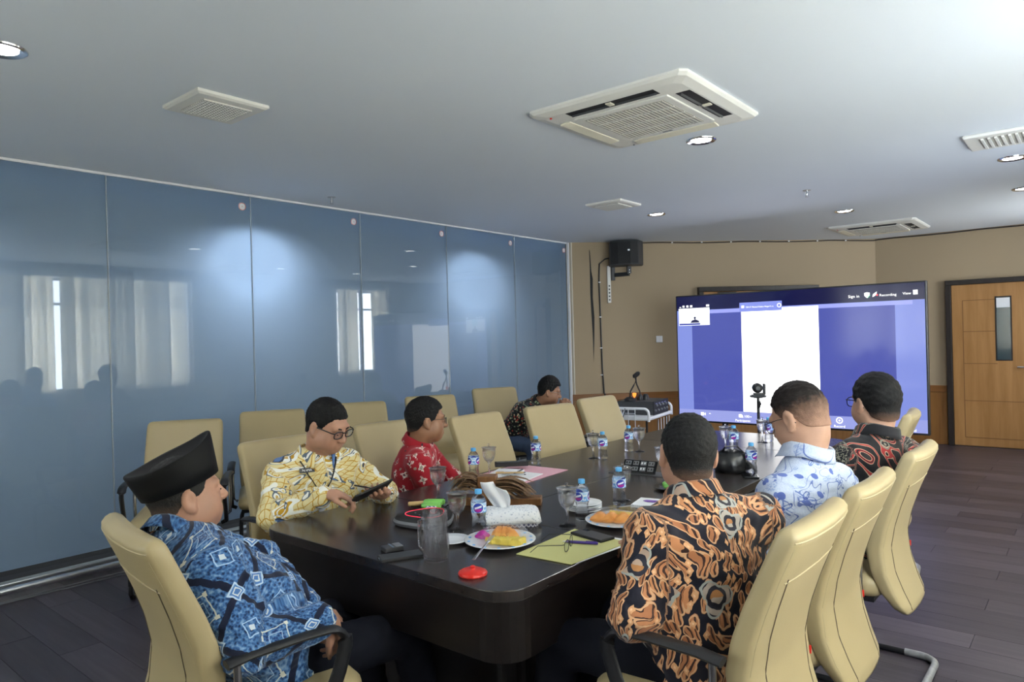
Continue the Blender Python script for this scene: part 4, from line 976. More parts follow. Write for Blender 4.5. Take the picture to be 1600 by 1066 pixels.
bn = MB()
for i in range(26): bn.tube([(-.10+i*.0081, .060, .0122), (-.10+i*.0081, .066, .0165), (-.10+i*.0081, .073, .0122)], .0013, 5)
bn.build('spiral_binding', M['charcoal'], nb)
pen('pencil', -2.455, 2.90, TZ+.0192, math.radians(38), .16, M['tan'], M['black'], 'tan pencil lying on the notepad of the pink folder')
pen('pen', -2.405, 2.865, TZ+.0192, math.radians(42), .13, M['steel'], M['black'], 'thin dark pen beside the tan pencil')
r = slab('pencil_case', -2.60, 3.075, .055, .19, .024, math.radians(-46), M['blackmatte'], 'slim black case lying across the notepad and folder', 'case', z=TZ+.0200)
MB().box((0, 0, .0245), (.006, .17, .001)).build('zip', M['steel'], r)
# black pouch and phone at the right edge
po = root('black_pouch', -1.535, 3.655, 'soft black leather pouch behind the orange shirted man\'s head', 'pouch', None, .4)
Rg = []
for q, (a_, z_) in enumerate(((1.0, 0), (1.12, .02), (1.05, .06), (.85, .095), (.55, .115), (.2, .12))):
    Rg.append([Vector((.085*a_*(1+.12*math.sin(3*t_+q))*math.cos(t_), .055*a_*(1+.15*math.sin(4*t_+q*1.3))*math.sin(t_), z_+.006*math.sin(5*t_+q))) for t_ in np.linspace(0, 2*PI, 26, endpoint=False)])
MB().rings(Rg).build('bag', simple('black leather', (.012, .012, .013), .3, bump=.5, bscale=40), po, smooth='all')
MB().tube([(-.05, 0, .10), (-.03, -.03, .14), (.03, -.03, .145), (.07, 0, .10), (.11, -.02, .03), (.12, -.03, .008)], .008, 8, flat=(1.3, .5)).build('strap', M['black'], po, smooth=True)
slab('phone', -1.415, 3.600, .075, .155, .009, math.radians(30), M['blackgloss'], 'black phone near the right table edge before the pouch', 'phone')

# ------------------------------------------------------------------ people: smooth blended bodies
V3 = lambda *a: np.array(a, np.float32)
class Field:
    """signed distance grid; parts are blended in smoothly, then meshed"""
    def __init__(s, lo, hi, h):
        s.h = h; s.lo = np.array(lo, np.float32); s.n = np.ceil((np.array(hi)-s.lo)/h).astype(int)+1
        s.F = np.full(tuple(s.n), .08, np.float32)
    def box(s, lo, hi, pad):
        a = np.clip(np.floor((np.array(lo)-pad-s.lo)/s.h).astype(int), 0, s.n); b = np.clip(np.ceil((np.array(hi)+pad-s.lo)/s.h).astype(int)+1, 0, s.n)
        if np.any(b <= a): return None
        ax = [s.lo[i]+s.h*np.arange(a[i], b[i], dtype=np.float32) for i in range(3)]
        return (slice(a[0], b[0]), slice(a[1], b[1]), slice(a[2], b[2])), ax
    def put(s, sl, d, k, op):
        A = s.F[sl]
        if op == '+':
            if k > 0:
                h = np.clip(.5+.5*(A-d)/k, 0, 1); s.F[sl] = A+(d-A)*h-k*h*(1-h)
            else: s.F[sl] = np.minimum(A, d)
        else:
            d = -d
            h = np.clip(.5-.5*(A-d)/max(k, 1e-5), 0, 1); s.F[sl] = A+(d-A)*h+k*h*(1-h)
    def cone(s, a, b, ra, rb, k=.02, op='+', lat=None, sc=1.0):
        """rounded cone from a to b; lat: unit vector along which the section is sc times wider"""
        a = np.array(a, np.float32); b = np.array(b, np.float32); R = max(ra, rb)*max(1, sc)
        q = s.box(np.minimum(a, b)-R, np.maximum(a, b)+R, k+.03)
        if q is None: return
        sl, (x, y, z) = q
        X, Y, Z = np.meshgrid(x-a[0], y-a[1], z-a[2], indexing='ij'); ab = b-a
        if lat is not None:
            l = np.array(lat, np.float32); pl = (X*l[0]+Y*l[1]+Z*l[2])*(1-1/sc); X = X-pl*l[0]; Y = Y-pl*l[1]; Z = Z-pl*l[2]
            ab = ab-l*(ab@l)*(1-1/sc)
        L2 = max(float(ab@ab), 1e-9); t = np.clip((X*ab[0]+Y*ab[1]+Z*ab[2])/L2, 0, 1)
        d = np.sqrt((X-t*ab[0])**2+(Y-t*ab[1])**2+(Z-t*ab[2])**2)-(ra+(rb-ra)*t)
        s.put(sl, d, k, op)
    def ell(s, c, r, Rm=None, k=.02, op='+', cut=None):
        c = np.array(c, np.float32); r = np.array(r, np.float32); R = float(r.max())
        q = s.box(c-R, c+R, k+.02)
        if q is None: return
        sl, (x, y, z) = q
        X, Y, Z = np.meshgrid(x-c[0], y-c[1], z-c[2], indexing='ij')
        if Rm is not None: X, Y, Z = [X*Rm[0, i]+Y*Rm[1, i]+Z*Rm[2, i] for i in range(3)]
        k0 = np.sqrt((X/r[0])**2+(Y/r[1])**2+(Z/r[2])**2); k1 = np.sqrt((X/r[0]**2)**2+(Y/r[1]**2)**2+(Z/r[2]**2)**2)
        d = k0*(k0-1)/np.maximum(k1, 1e-6)
        if cut is not None: d = np.maximum(d, cut(X, Y, Z))
        s.put(sl, d, k, op)
    def torus(s, c, Rm, R, r, k=.01, flat=1.0, tall=1.0, lift=None):
        c = np.array(c, np.float32); q = s.box(c-R*1.3-r*tall, c+R*1.3+r*tall, k+.02)
        if q is None: return
        sl, (x, y, z) = q
        X, Y, Z = np.meshgrid(x-c[0], y-c[1], z-c[2], indexing='ij'); X, Y, Z = [X*Rm[0, i]+Y*Rm[1, i]+Z*Rm[2, i] for i in range(3)]
        if lift is not None: Z = Z-lift(X, Y)
        d = np.sqrt((np.sqrt((X/flat)**2+Y**2)-R)**2+(np.maximum(np.abs(Z)-r*(tall-1), 0))**2)-r
        s.put(sl, d, k, '+')
    def mesh(s):
        F = s.F; I = F < 0; n = s.n
        c = np.zeros(tuple(n-1), np.int8)
        for dx in (0, 1):
            for dy in (0, 1):
                for dz in (0, 1): c += I[dx:n[0]-1+dx, dy:n[1]-1+dy, dz:n[2]-1+dz]
        act = (c > 0) & (c < 8); ix = np.argwhere(act); idx = np.full(tuple(n-1), -1, np.int32); idx[act] = np.arange(len(ix))
        P = np.zeros((len(ix), 3), np.float32); cnt = np.zeros(len(ix), np.float32)
        for ax in range(3):
            e = np.eye(3, dtype=int)[ax]; o1, o2 = [np.eye(3, dtype=int)[q] for q in range(3) if q != ax]
            for u in (0, 1):
                for v in (0, 1):
                    a = ix+o1*u+o2*v; b = a+e
                    fa = F[a[:, 0], a[:, 1], a[:, 2]]; fb = F[b[:, 0], b[:, 1], b[:, 2]]
                    m = (fa < 0) != (fb < 0); t = fa[m]/(fa[m]-fb[m])
                    P[m] += a[m]+t[:, None]*e; cnt[m] += 1
        P /= np.maximum(cnt, 1)[:, None]; verts = s.lo+P*s.h
        Q = []
        for ax in range(3):
            o1, o2 = [(ax+1) % 3, (ax+2) % 3]
            sh = [slice(None)]*3; sl0 = list(sh); sl1 = list(sh); sl0[ax] = slice(0, -1); sl1[ax] = slice(1, None)
            A, B = I[tuple(sl0)], I[tuple(sl1)]; ed = np.argwhere(A != B)
            ed = ed[(ed[:, o1] > 0) & (ed[:, o2] > 0) & (ed[:, o1] < n[o1]-1) & (ed[:, o2] < n[o2]-1)]
            flip = A[ed[:, 0], ed[:, 1], ed[:, 2]]
            q = []
            for u, v in ((1, 1), (0, 1), (0, 0), (1, 0)):
                w = ed.copy(); w[:, o1] -= u; w[:, o2] -= v; q.append(idx[w[:, 0], w[:, 1], w[:, 2]])
            q = np.stack(q, 1); q[~flip] = q[~flip][:, ::-1]; Q.append(q)
        return verts, np.concatenate(Q)
def normals(v, f):
    n = np.zeros_like(v); a = np.cross(v[f[:, 2]]-v[f[:, 0]], v[f[:, 3]]-v[f[:, 1]])
    for k in range(4): np.add.at(n, f[:, k], a)
    return n/np.maximum(np.linalg.norm(n, axis=1), 1e-9)[:, None]
def relax(v, f, it=1, w=.5):
    for _ in range(it):
        s = np.zeros_like(v); c = np.zeros(len(v), np.float32)
        for k in range(4):
            for q in (1, 3): np.add.at(s, f[:, k], v[f[:, (k+q) % 4]]); np.add.at(c, f[:, k], 1)
        v = v+(s/np.maximum(c, 1)[:, None]-v)*w
    return v
def fmesh(name, v, f, mat, parent, org=(0, 0, 0), pat=None):
    me = bpy.data.meshes.new(name); v = v-np.array(org, np.float32)
    me.vertices.add(len(v)); me.vertices.foreach_set('co', v.ravel()); me.loops.add(f.size); me.loops.foreach_set('vertex_index', f.ravel().astype(np.int32))
    me.polygons.add(len(f)); me.polygons.foreach_set('loop_start', np.arange(0, f.size, 4, dtype=np.int32))
    me.update(); me.validate()
    me.polygons.foreach_set('use_smooth', [True]*len(me.polygons))
    if pat is not None:
        a = me.attributes.new('pat', 'FLOAT_VECTOR', 'POINT'); a.data.foreach_set('vector', pat.astype(np.float32).ravel())
    me.materials.append(mat); o = bpy.data.objects.new(name, me); COL.objects.link(o)
    if parent is not None: o.parent = parent
    return o
def wob(v, seed, scale, amp):
    r = np.random.RandomState(seed); out = np.zeros(len(v), np.float32)
    for i in range(5):
        k = r.normal(size=3)*scale*(1+.45*i); ph = r.uniform(0, 6.28)
        w = r.normal(size=3)*scale*.5
        out += np.sin(v@k+ph+1.3*np.sin(v@w+ph*2))/(1+.4*i)
    return out*amp/2.2
def rot_head(yaw, pitch, roll):
    """columns: right, forward, up (world); pitch > 0 looks down"""
    y, p, r = math.radians(yaw), math.radians(pitch), math.radians(roll)
    f0 = np.array([math.cos(y), math.sin(y), 0]); ri = np.array([math.sin(y), -math.cos(y), 0]); up = np.array([0, 0, 1.])
    f = f0*math.cos(p)-up*math.sin(p); u = up*math.cos(p)+f0*math.sin(p)
    ri2 = ri*math.cos(r)-u*math.sin(r); u2 = u*math.cos(r)+ri*math.sin(r)
    return np.stack([ri2, f, u2], 1).astype(np.float32)
def head_parts(F, H, Rm, s, neck, face=1.0):
    P = lambda x, y, z: H+Rm@(np.array([x, y, z], np.float32)*s)
    E = lambda c, r, k, op='+': F.ell(P(*c), np.array(r)*s, Rm, k*s, op)
    Cn = lambda a, b, ra, rb, k, op='+': F.cone(P(*a), P(*b), ra*s, rb*s, k*s, op)
    E((0, -.014, .030), (.0755, .096, .086), .01)
    E((0, .020, -.030), (.062*face, .072, .082), .03)
    E((0, .048, -.078), (.040*face, .038, .034), .03)                 # chin and jaw
    E((0, -.029, -.034), (.0585, .0645, .073), .02)                    # nape
    for q in (-1, 1):
        E((q*.040*face, .046, -.040), (.030, .034, .038), .025)        # cheek
        E((q*.052*face, .0, -.062), (.020, .036, .030), .03)           # jaw corner
    Cn((-.036, .076, .026), (.036, .076, .026), .014, .014, .014)     # brow
    for q in (-1, 1): E((q*.032, .092, .004), (.019, .013, .012), .010, '-')
    for q in (-1, 1): E((q*.031, .078, .003), (.0135, .0125, .012), .004)      # eyelids over the eyeballs
    Cn((0, .086, .012), (0, .106, -.026), .0085, .0125, .010)
    for q in (-1, 1): E((q*.0125, .098, -.029), (.010, .011, .009), .006)
    Cn((-.018, .087, -.056), (.018, .087, -.056), .0062, .0062, .006); Cn((-.015, .086, -.066), (.015, .086, -.066), .0072, .0072, .006)
    E((0, .100, -.0610), (.024, .010, .0016), .002, '-')
    for q in (-1, 1):
        F.ell(P(q*.079, -.010, -.004), np.array((.0105, .021, .034))*s, Rm, .006*s); F.ell(P(q*.0905, -.004, .0), np.array((.008, .011, .019))*s, Rm, .003*s, '-')
        F.ell(P(q*.080, -.002, -.030), np.array((.008, .011, .012))*s, Rm, .006*s)
    Cn((0, -.016, -.045), (0, -.018, -.080), .050, .049, .02)
    F.cone(P(0, -.018, -.07), neck, .049*s, .056*s, .025*s)
    return P
def hair_mesh(name, H, Rm, s, mat, parent, org, line, thick=(.010, .006), seed=1, spiky=.0024, crown=0.0):
    F = Field(H-.16*s, H+.17*s, .0052)
    yl, zl = zip(*line)
    P = lambda x, y, z: H+Rm@(np.array([x, y, z], np.float32)*s)
    def cut(X, Y, Z):
        Zs = Z/s+.030; Ys = Y/s-.014
        return (np.interp(Ys, yl, zl).astype(np.float32)-Zs)*s*.75
    F.ell(P(0, -.014, .030+crown*.5), np.array((.0755+thick[1], .096+thick[1]+.001, .086+thick[0]+crown*.5))*s, Rm, 0, '+', cut)
    F.ell(P(0, -.030, -.035), np.array((.060+thick[1], .066+thick[1]*.9, .075))*s, Rm, .012*s, '+', lambda X, Y, Z: (np.interp(Y/s-.030, yl, zl).astype(np.float32)-(Z/s-.035))*s*.75)
    v, f = F.mesh(); v = relax(v, f, 1, .4); n = normals(v, f)
    loc = (v-H)@Rm
    v = v+n*((wob(v, seed, 210, spiky)+wob(v, seed+1, 60, spiky*.6))*np.clip(loc[:, 2]/.06+.6, .2, 1))[:, None]
    return fmesh(name, v, f, mat, parent, org, loc/s)
def hand(F, w, d, nrm, side, curl=(.5, .6, .5), spread=.10, s=1.0, thumb=.5):
    """w wrist, d direction of the palm, nrm the way the palm faces; side +1: thumb towards cross(d, nrm)"""
    w = np.array(w, float); d = np.array(d, float); d /= np.linalg.norm(d); nrm = np.array(nrm, float); nrm -= d*(nrm@d); nrm /= np.linalg.norm(nrm)
    t = np.cross(d, nrm)*side
    kn = w+d*.085*s
    F.cone(w-d*.02, w+d*.045*s, .024*s, .024*s, .02, '+', t.astype(np.float32), 1.25)
    F.cone(w+d*.03*s, kn-d*.008*s, .0135*s, .0125*s, .02, '+', t.astype(np.float32), 2.7)
    for i, (off, ln) in enumerate(((.030, .92), (.010, 1.0), (-.010, .95), (-.029, .75))):
        p = kn+t*off*s-d*(.004*abs(i-1))*s; a = 0.0; dd = d+t*spread*(1.2-i*.8)*.6; dd /= np.linalg.norm(dd)
        for j, (l, cu) in enumerate(zip((.044, .027, .022), curl)):
            a += cu*(1+.10*i); q = dd*math.cos(a)+nrm*math.sin(a); p2 = p+q*l*ln*s
            F.cone(p, p2, (.0098-.0011*j)*s, (.0090-.0012*j)*s, .006); p = p2
    p = w+d*.028*s+t*.024*s; q = d*.62+t*.75+nrm*.35*thumb*2; q /= np.linalg.norm(q); p2 = p+q*.040*s
    F.cone(p, p2, .0145*s, .0115*s, .015); q = d*.88+t*.25*(1-thumb)+nrm*.45*thumb*2; q /= np.linalg.norm(q); p3 = p2+q*.032*s; F.cone(p2, p3, .0112*s, .0095*s, .006)
    F.cone(p3, p3+q*.022*s, .0095*s, .0078*s, .005)
HL_SHORT = [(-.13, -.062), (-.09, -.060), (-.055, -.045), (-.030, -.008), (-.008, .012), (.012, .000), (.030, .010), (.045, .040), (.062, .064), (.10, .070)]
HL_LOW = [(-.13, -.080), (-.09, -.078), (-.055, -.058), (-.030, -.015), (-.008, .014), (.014, -.008), (.028, .006), (.045, .038), (.062, .060), (.10, .066)]
def m_skin(name, col, seed=0):
    t = T(name); n = t.noise(t.obj(), 22, 4); n2 = t.noise(t.obj(), 160, 2)
    c = t.mix(n, tuple(x*.80 for x in col), tuple(min(1, x*1.12) for x in col)); t.set(col=c, rough=.48, spec=.4, sss=.04)
    t.b.inputs['Subsurface Radius'].default_value = (.012, .005, .003); t.b.inputs['Subsurface Scale'].default_value = .6
    t.bump(n2, .06, .001); return t.m
def m_hair(name, col, fade=(-.075, -.035), skin=(.30, .165, .11), depth=.55):
    """fade: head heights between which the cropped hair thins out to skin"""
    t = T(name); v = t.attr(); x, y, z = t.xyz(v); n = t.noise(t.comb(x*1.0, y*.45, z*.8), 420, 3); n2 = t.noise(v, 60, 3)
    c = t.mix(n, tuple(q*.35 for q in col), tuple(q*1.7 for q in col))
    k = ((z-fade[0])*(1/(fade[1]-fade[0]))+(n2-.5)*.5).mx(0).mn(1)
    c = t.mix(k, tuple(a*depth+b*(1-depth) for a, b in zip(skin, col)), c)
    t.set(col=c, rough=.62, spec=.22); t.bump(n*.7+n2*.6, .9, .004); return t.m
def person(name, label, J, phi, hd, shirt, skin, hairm, trousers, org, build=1.0, belly=0.0, line=HL_SHORT, sleeves='long', hands=(None, None), seed=1, hair=True, hthick=(.012, .006), collar=True, wrk=.005, crown=0.0, shoes=True, hem=.0, fade=None):
    J = {k: np.array(v, np.float32) for k, v in J.items()}; org = np.array(org, np.float32)
    ph = math.radians(phi); lat = V3(math.sin(ph), -math.cos(ph), 0); fw = V3(math.cos(ph), math.sin(ph), 0)
    H, Rm, hs = J['head'], rot_head(*hd[:3]), hd[3]; face = hd[4] if len(hd) > 4 else 1.0
    up = (J['neck']-J['pelvis']); up /= np.linalg.norm(up)
    sl, sr = J['shl'], J['shr']
    allp = np.stack(list(J.values())); lo, hi = allp.min(0)-.17, allp.max(0)+.17
    # ---- body: head, neck, trunk, arms and hands in one skin
    up_keys = [k for k in J if k[:2] not in ('kn', 'an', 'hi')]
    q = np.stack([J[k] for k in up_keys]); F = Field(q.min(0)-.16, q.max(0)+.20, .0052)
    F.cone(J['pelvis'], J['chest'], .08*build, .09*build, .03, '+', lat, 1.35)
    F.cone(J['chest'], J['neck'], .08*build, .05, .04, '+', lat, 1.2); F.cone(sl, sr, .040, .040, .04)
    for a, b, c in (('shl', 'ell', 'wrl'), ('shr', 'elr', 'wrr')):
        F.cone(J[a], J[b], .036*build, .030*build, .02); F.cone(J[b], J[c], .032*build, .024, .02)
    head_parts(F, H, Rm, hs, J['neck'], face)
    for hspec, w in ((hands[0], 'wrl'), (hands[1], 'wrr')):
        if hspec: hand(F, J[w], **hspec)
    v, f = F.mesh(); v = relax(v, f, 1, .25)
    body = fmesh(name, v, f, skin, None, org); body.location = org; tag(body, label, 'person')
    # ---- eyes
    for qx in (-1, 1):
        c = H+Rm@(np.array([qx*.031, .0805, .0015], np.float32)*hs)
        e = MB().lathe([(.0, -.0095), (.006, -.0075), (.0095, 0), (.006, .0075), (0, .0095)], 12, Vector((c-org).tolist()), cap=False).build('eye', M['eyewhite'], body, smooth='all')
        c2 = c+Rm@np.array([0, .0085, -.001], np.float32)*hs
        MB().lathe([(.0, -.003), (.0036, -.002), (.0045, 0), (.0036, .002), (0, .003)], 10, Vector((c2-org).tolist()), cap=False).build('iris', M['iris'], e, smooth='all')
        b0 = [H+Rm@(np.array([qx*x, y, z], np.float32)*hs)-org for x, y, z in ((.014, .0925, .0245), (.030, .0915, .0300), (.048, .0790, .0255))]
        MB().tube([Vector(p.tolist()) for p in b0], [.0028, .0034, .0018], 6, flat=(.6, 1)).build('eyebrow', hairm, body, smooth=True)
    if hair: hair_mesh('hair', H, Rm, hs, hairm, body, org, line, hthick, seed, crown=crown)
    # ---- shirt
    q = np.stack([J[k] for k in up_keys if k != 'head']); F = Field(q.min(0)-.22, q.max(0)+.20, .0085)
    B = build; pel, ch, nk = J['pelvis'], J['chest'], J['neck']
    F.cone(pel-up*(.02+hem), (pel+ch)/2+fw*belly*.4, .118*B, .120*B+belly*.35, .05, '+', lat, 1.42)
    F.cone((pel+ch)/2+fw*belly*.4, ch, .120*B+belly*.35, .118*B, .06, '+', lat, 1.48)
    F.cone(ch, ch+(nk-ch)*.62, .114*B, .088*B, .06, '+', lat, 1.52)
    F.cone(ch+(nk-ch)*.6, nk, .085*B, .050, .05, '+', lat, 1.15)
    F.cone(sl*.93+sr*.07, sr*.93+sl*.07, .066*B, .066*B, .06)
    segs = []
    for a, b, c in (('shl', 'ell', 'wrl'), ('shr', 'elr', 'wrr')):
        F.cone(J[a], J[b], .066*B, .056*B, .035); segs.append((J[a], J[b], .058*B, 0.0))
        la = float(np.linalg.norm(J[b]-J[a]))
        if sleeves == 'long':
            e = J[b]+(J[c]-J[b])*.93; F.cone(J[b], e, .056*B, .043*B, .03); segs.append((J[b], J[c], .050*B, la))
            dl = (J[c]-J[b])/np.linalg.norm(J[c]-J[b]); Rt = np.stack([np.cross(dl, V3(.3, .5, .81)), np.cross(dl, np.cross(dl, V3(.3, .5, .81))), dl], 1); Rt[:, :2] /= np.linalg.norm(Rt[:, :2], axis=0)
            F.torus(e, Rt.astype(np.float32), .034*B, .008, .006, 1.0, 2.6)
        else:
            e = J[b]+(J[c]-J[b])*.05; F.cone(J[b], e, .056*B, .054*B, .02)
    nd = (H+Rm@(V3(0, -.03, -.08)*hs)-nk); nd /= np.linalg.norm(nd); nd = nd*.7+V3(0, 0, 1)*.3; nd /= np.linalg.norm(nd)
    f2 = fw-nd*(fw@nd); f2 /= np.linalg.norm(f2); r2 = np.cross(f2, nd); cc = nk+nd*.020
    v, f = F.mesh(); v = relax(v, f, 2, .4); n = normals(v, f)
    # wrinkles: along the trunk and at the elbows
    wr = wob(v, seed+10, 16, wrk*1.2)+wob(v*np.array([1, 1, 1.8], np.float32), seed+20, 34, wrk*.7)
    for k in ('ell', 'elr'):
        d = np.linalg.norm(v-J[k], axis=1); wr += np.exp(-(d/.09)**2)*wob(v, seed+31, 70, wrk*1.1)
    dn = np.linalg.norm(v-nk, axis=1); wr *= np.clip((dn-.07)/.08, .08, 1)
    v = v+n*wr[:, None]
    # cloth coordinates: around and along the nearest limb
    ax = nk-pel; L = np.linalg.norm(ax); ax = ax/L
    rel = v-pel; tt = rel@ax; rad = rel-tt[:, None]*ax; f3 = fw-ax*(fw@ax); f3 /= np.linalg.norm(f3); r3 = np.cross(f3, ax)
    ang = np.arctan2(-(rad@r3), -(rad@f3)); rr_ = np.sqrt(((rad@r3)/1.4)**2+(rad@f3)**2); pat = np.stack([ang*np.interp(tt/L, [0, .68, .9, 1.05], [.17, .17, .13, .075]), tt-.75*rr_, np.zeros(len(v))], 1)
    hw = np.linalg.norm(sl-sr)/2; best = np.sqrt(((rad@r3)/1.45)**2+(rad@f3)**2)-.125*B
    side = np.abs(rad@r3)-hw*.93
    for i, (a, b, r_, off) in enumerate(segs):
        d = b-a; l = float(np.linalg.norm(d)); d = d/l; rl = v-a; t = np.clip(rl@d, 0, l); pr = rl-t[:, None]*d
        dist = np.linalg.norm(pr, axis=1)-r_; m = (dist < best-.0) & ((side > 0) | (off > 0) | (t > .08))
        e1 = np.cross(d, V3(.2, .3, .93)); e1 /= np.linalg.norm(e1); e2 = np.cross(d, e1)
        an = np.arctan2(pr@e2, pr@e1); best = np.where(m, dist, best)
        pat[m] = np.stack([an*.065+3.1+i*.7, (rl@d)+off, np.full(len(v), 1.0)], 1)[m]
    sh = fmesh('shirt', v, f, shirt, body, org, pat)
    if collar:
        vs_, ps_, fs_ = [], [], []; NA = 40; prof_c = [(.064, -.022), (.0645, .004), (.066, .022), (.070, .027), (.0745, .020), (.081, -.004), (.087, -.020)]
        for i in range(NA):
            a = math.radians(-152+304*i/(NA-1)); fr_ = max(0, (abs(math.degrees(a))-70)/82)
            for q_, (r_, z_) in enumerate(prof_c):
                r__ = r_*hs*1.03+fr_*(.010 if q_ > 3 else .002); zz_ = z_-fr_*(.020+(.026 if q_ >= 5 else .010 if q_ == 4 else 0))
                p = cc+(-f2*math.cos(a)*1.0+r2*math.sin(a)*1.02)*r__+nd*zz_-org; vs_.append(tuple(p.tolist())); ps_.append((a*.075+9.0, .03*q_*.4+seed, 0))
        K = len(prof_c)
        for i in range(NA-1):
            for q_ in range(K-1): a0 = i*K+q_; fs_.append((a0, a0+1, a0+K+1, a0+K))
        me = bpy.data.meshes.new('collar'); me.from_pydata(vs_, [], fs_); at = me.attributes.new('pat', 'FLOAT_VECTOR', 'POINT'); at.data.foreach_set('vector', np.array(ps_, np.float32).ravel())
        co = mkobj('collar', me, shirt, sh, 'all'); so = co.modifiers.new('thick', 'SOLIDIFY'); so.thickness = .003; so.offset = 0
    # ---- trousers and shoes
    q = np.stack([J[k] for k in ('pelvis', 'knl', 'knr', 'anl', 'anr')]); F = Field(q.min(0)-.16, q.max(0)+.16, .0105)
    F.cone(pel-up*.02, pel+up*.02, .10*B, .10*B, .05, '+', lat, 1.35)
    for s_, k, a in ((-1, 'knl', 'anl'), (1, 'knr', 'anr')):
        hp = pel+lat*s_*.085-up*.02; F.cone(hp, J[k], .088*B, .066*B, .05); F.cone(J[k], J[a], .066*B, .048*B, .04)
    v, f = F.mesh(); v = relax(v, f, 1, .4); n = normals(v, f); v = v+n*wob(v, seed+50, 22, .004)[:, None]
    fmesh('trousers', v, f, trousers, body, org)
    if shoes:
        for k, a in (('knl', 'anl'), ('knr', 'anr')):
            p = J[a]; fd = fw; F = Field(p+np.array([-.25, -.25, -.12]), p+np.array([.25, .25, .08]), .008); g = np.array([p[0], p[1], .034], np.float32)
            F.cone(g-fd*.03, g+fd*.17, .036, .030, .02, '+', np.array([fd[1], -fd[0], 0], np.float32), 1.15); F.cone(g, p, .042, .040, .02)
            v, f = F.mesh(); v[:, 2] = np.maximum(v[:, 2], .001); fmesh('shoe', v, f, M['black'], body, org)
    return body, dict(H=H, R=Rm, s=hs, org=org, lat=lat, fw=fw, up=up)
def wear_glasses(body, I, mat, lens=None, down=0.0, **kw):
    m = np.eye(4); m[:3, :3] = I['R']*1.0; m[:3, 3] = I['H']+I['R']@(np.array([0, .101, .004-down])*I['s'])-I['org']
    for k in rimset(body, mat, lens or M['lens'], I['s']*1.06, M4=Matrix(m.tolist()), **kw): pass
M['eyewhite'] = simple('eye white', (.70, .68, .64), .25); M['iris'] = simple('dark iris', (.02, .012, .008), .15)
# ------------------------------------------------------------------ batik cloths
def cloth(name, fn, rough=.75):
    t = T(name); u, v, _ = t.xyz(t.attr()); wv = t.attr()
    w1 = t.noise(wv, 26, 2); w2 = t.noise(t.comb(v+7.3, u*1.0), 26, 2)
    c = fn(t, u, v, u+(w1-.5)*.016, v+(w2-.5)*.016)
    wx = (u*2600).sin()*(v*2600).sin()
    t.set(col=c, rough=rough, spec=.2, sheen=.15); t.bump(t.noise(wv, 420, 2)*.6+t.noise(wv, 36, 3), .25, .003); return t.m
def f_blue(t, u, v, uw, vw):
    s = 1/.155; a = ((uw+vw)*s*.72); b = ((uw-vw)*s*.72); p = a.fr()-.5; q = b.fr()-.5
    x = (p+q).abs(); y = (p-q).abs(); m = x.mx(y); par = (a-a.fr()+b-b.fr()); odd = ((par*.5).fr()).gt(.25)
    cx = .5-p.abs(); cy = .5-q.abs(); m2 = cx.mx(cy); mn = cx.mn(cy)
    n = t.noise(t.comb(u, v), 120, 3); vo = S(t.t, t.vor(t.comb(u, v), 110).outputs['Distance']); big = t.noise(t.comb(u, v), 9, 1)
    k = n*.65+vo*.45
    c = t.ramp(k, [(.32, (.005, .014, .05)), (.46, (.022, .070, .19)), (.60, (.058, .165, .39)), (.80, (.24, .38, .58))])
    c = t.mix(odd*m.lt(.33)*vo.lt(.30), c, (.012, .035, .15))
    c = t.mix(odd*((m-.34).abs().lt(.017)), c, (.60, .64, .60))
    c = t.mix(odd*((m-.18).abs().lt(.010)), c, (.38, .52, .70))
    c = t.mix(odd*(((x-.34).abs().mx((y-.34).abs())).lt(.055)), c, (.66, .66, .58))
    c = t.mix(odd.inv()*((m-.20).abs().lt(.016)), c, (.40, .56, .76))
    c = t.mix(odd.inv()*m.lt(.07), c, (.62, .68, .72))
    c = t.mix(mn.lt(.062+(n-.5)*.04), c, (.008, .012, .035))
    c = t.mix((m2-.115).abs().lt(.016), c, (.46, .60, .76)); c = t.mix(m2.lt(.10), c, (.08, .20, .48)); c = t.mix((m2-.055).abs().lt(.012), c, (.62, .68, .70))
    return c
def f_yellow(t, u, v, uw, vw):
    wv = t.comb(u, v)
    gu = (uw*1.0+t.noise(wv, 9, 1)*.09)*30; gv = (vw+t.noise(t.comb(v, u), 9, 1)*.09)*30
    gl = ((gu.fr()-.5).abs().gt(.43)).mx((gv.fr()-.5).abs().gt(.43))
    c = t.mix(t.noise(wv, 14, 2), (.74, .66, .40), (.66, .54, .22))
    c = t.mix(gl, c, (.50, .27, .03))
    n = t.noise(wv, 7.5, 1.5, .5, .8)
    c = t.mix((n-.60).abs().lt(.030), c, (.80, .80, .74)); c = t.mix(n.gt(.63), c, (.52, .29, .02)); c = t.mix((n-.685).abs().lt(.012), c, (.78, .76, .66))
    c = t.mix(n.gt(.73), c, (.06, .16, .20))
    n2 = t.noise(t.comb(u+3.1, v*.8), 9, 1.5, .5, 1.0)
    c = t.mix((n2-.40).abs().lt(.012), c, (.10, .13, .17)); c = t.mix((n2-.375).abs().lt(.014), c, (.78, .78, .74))
    c = t.mix(n2.lt(.29), c, (.10, .20, .45)); c = t.mix((n2-.30).abs().lt(.012), c, (.05, .06, .08))
    return c
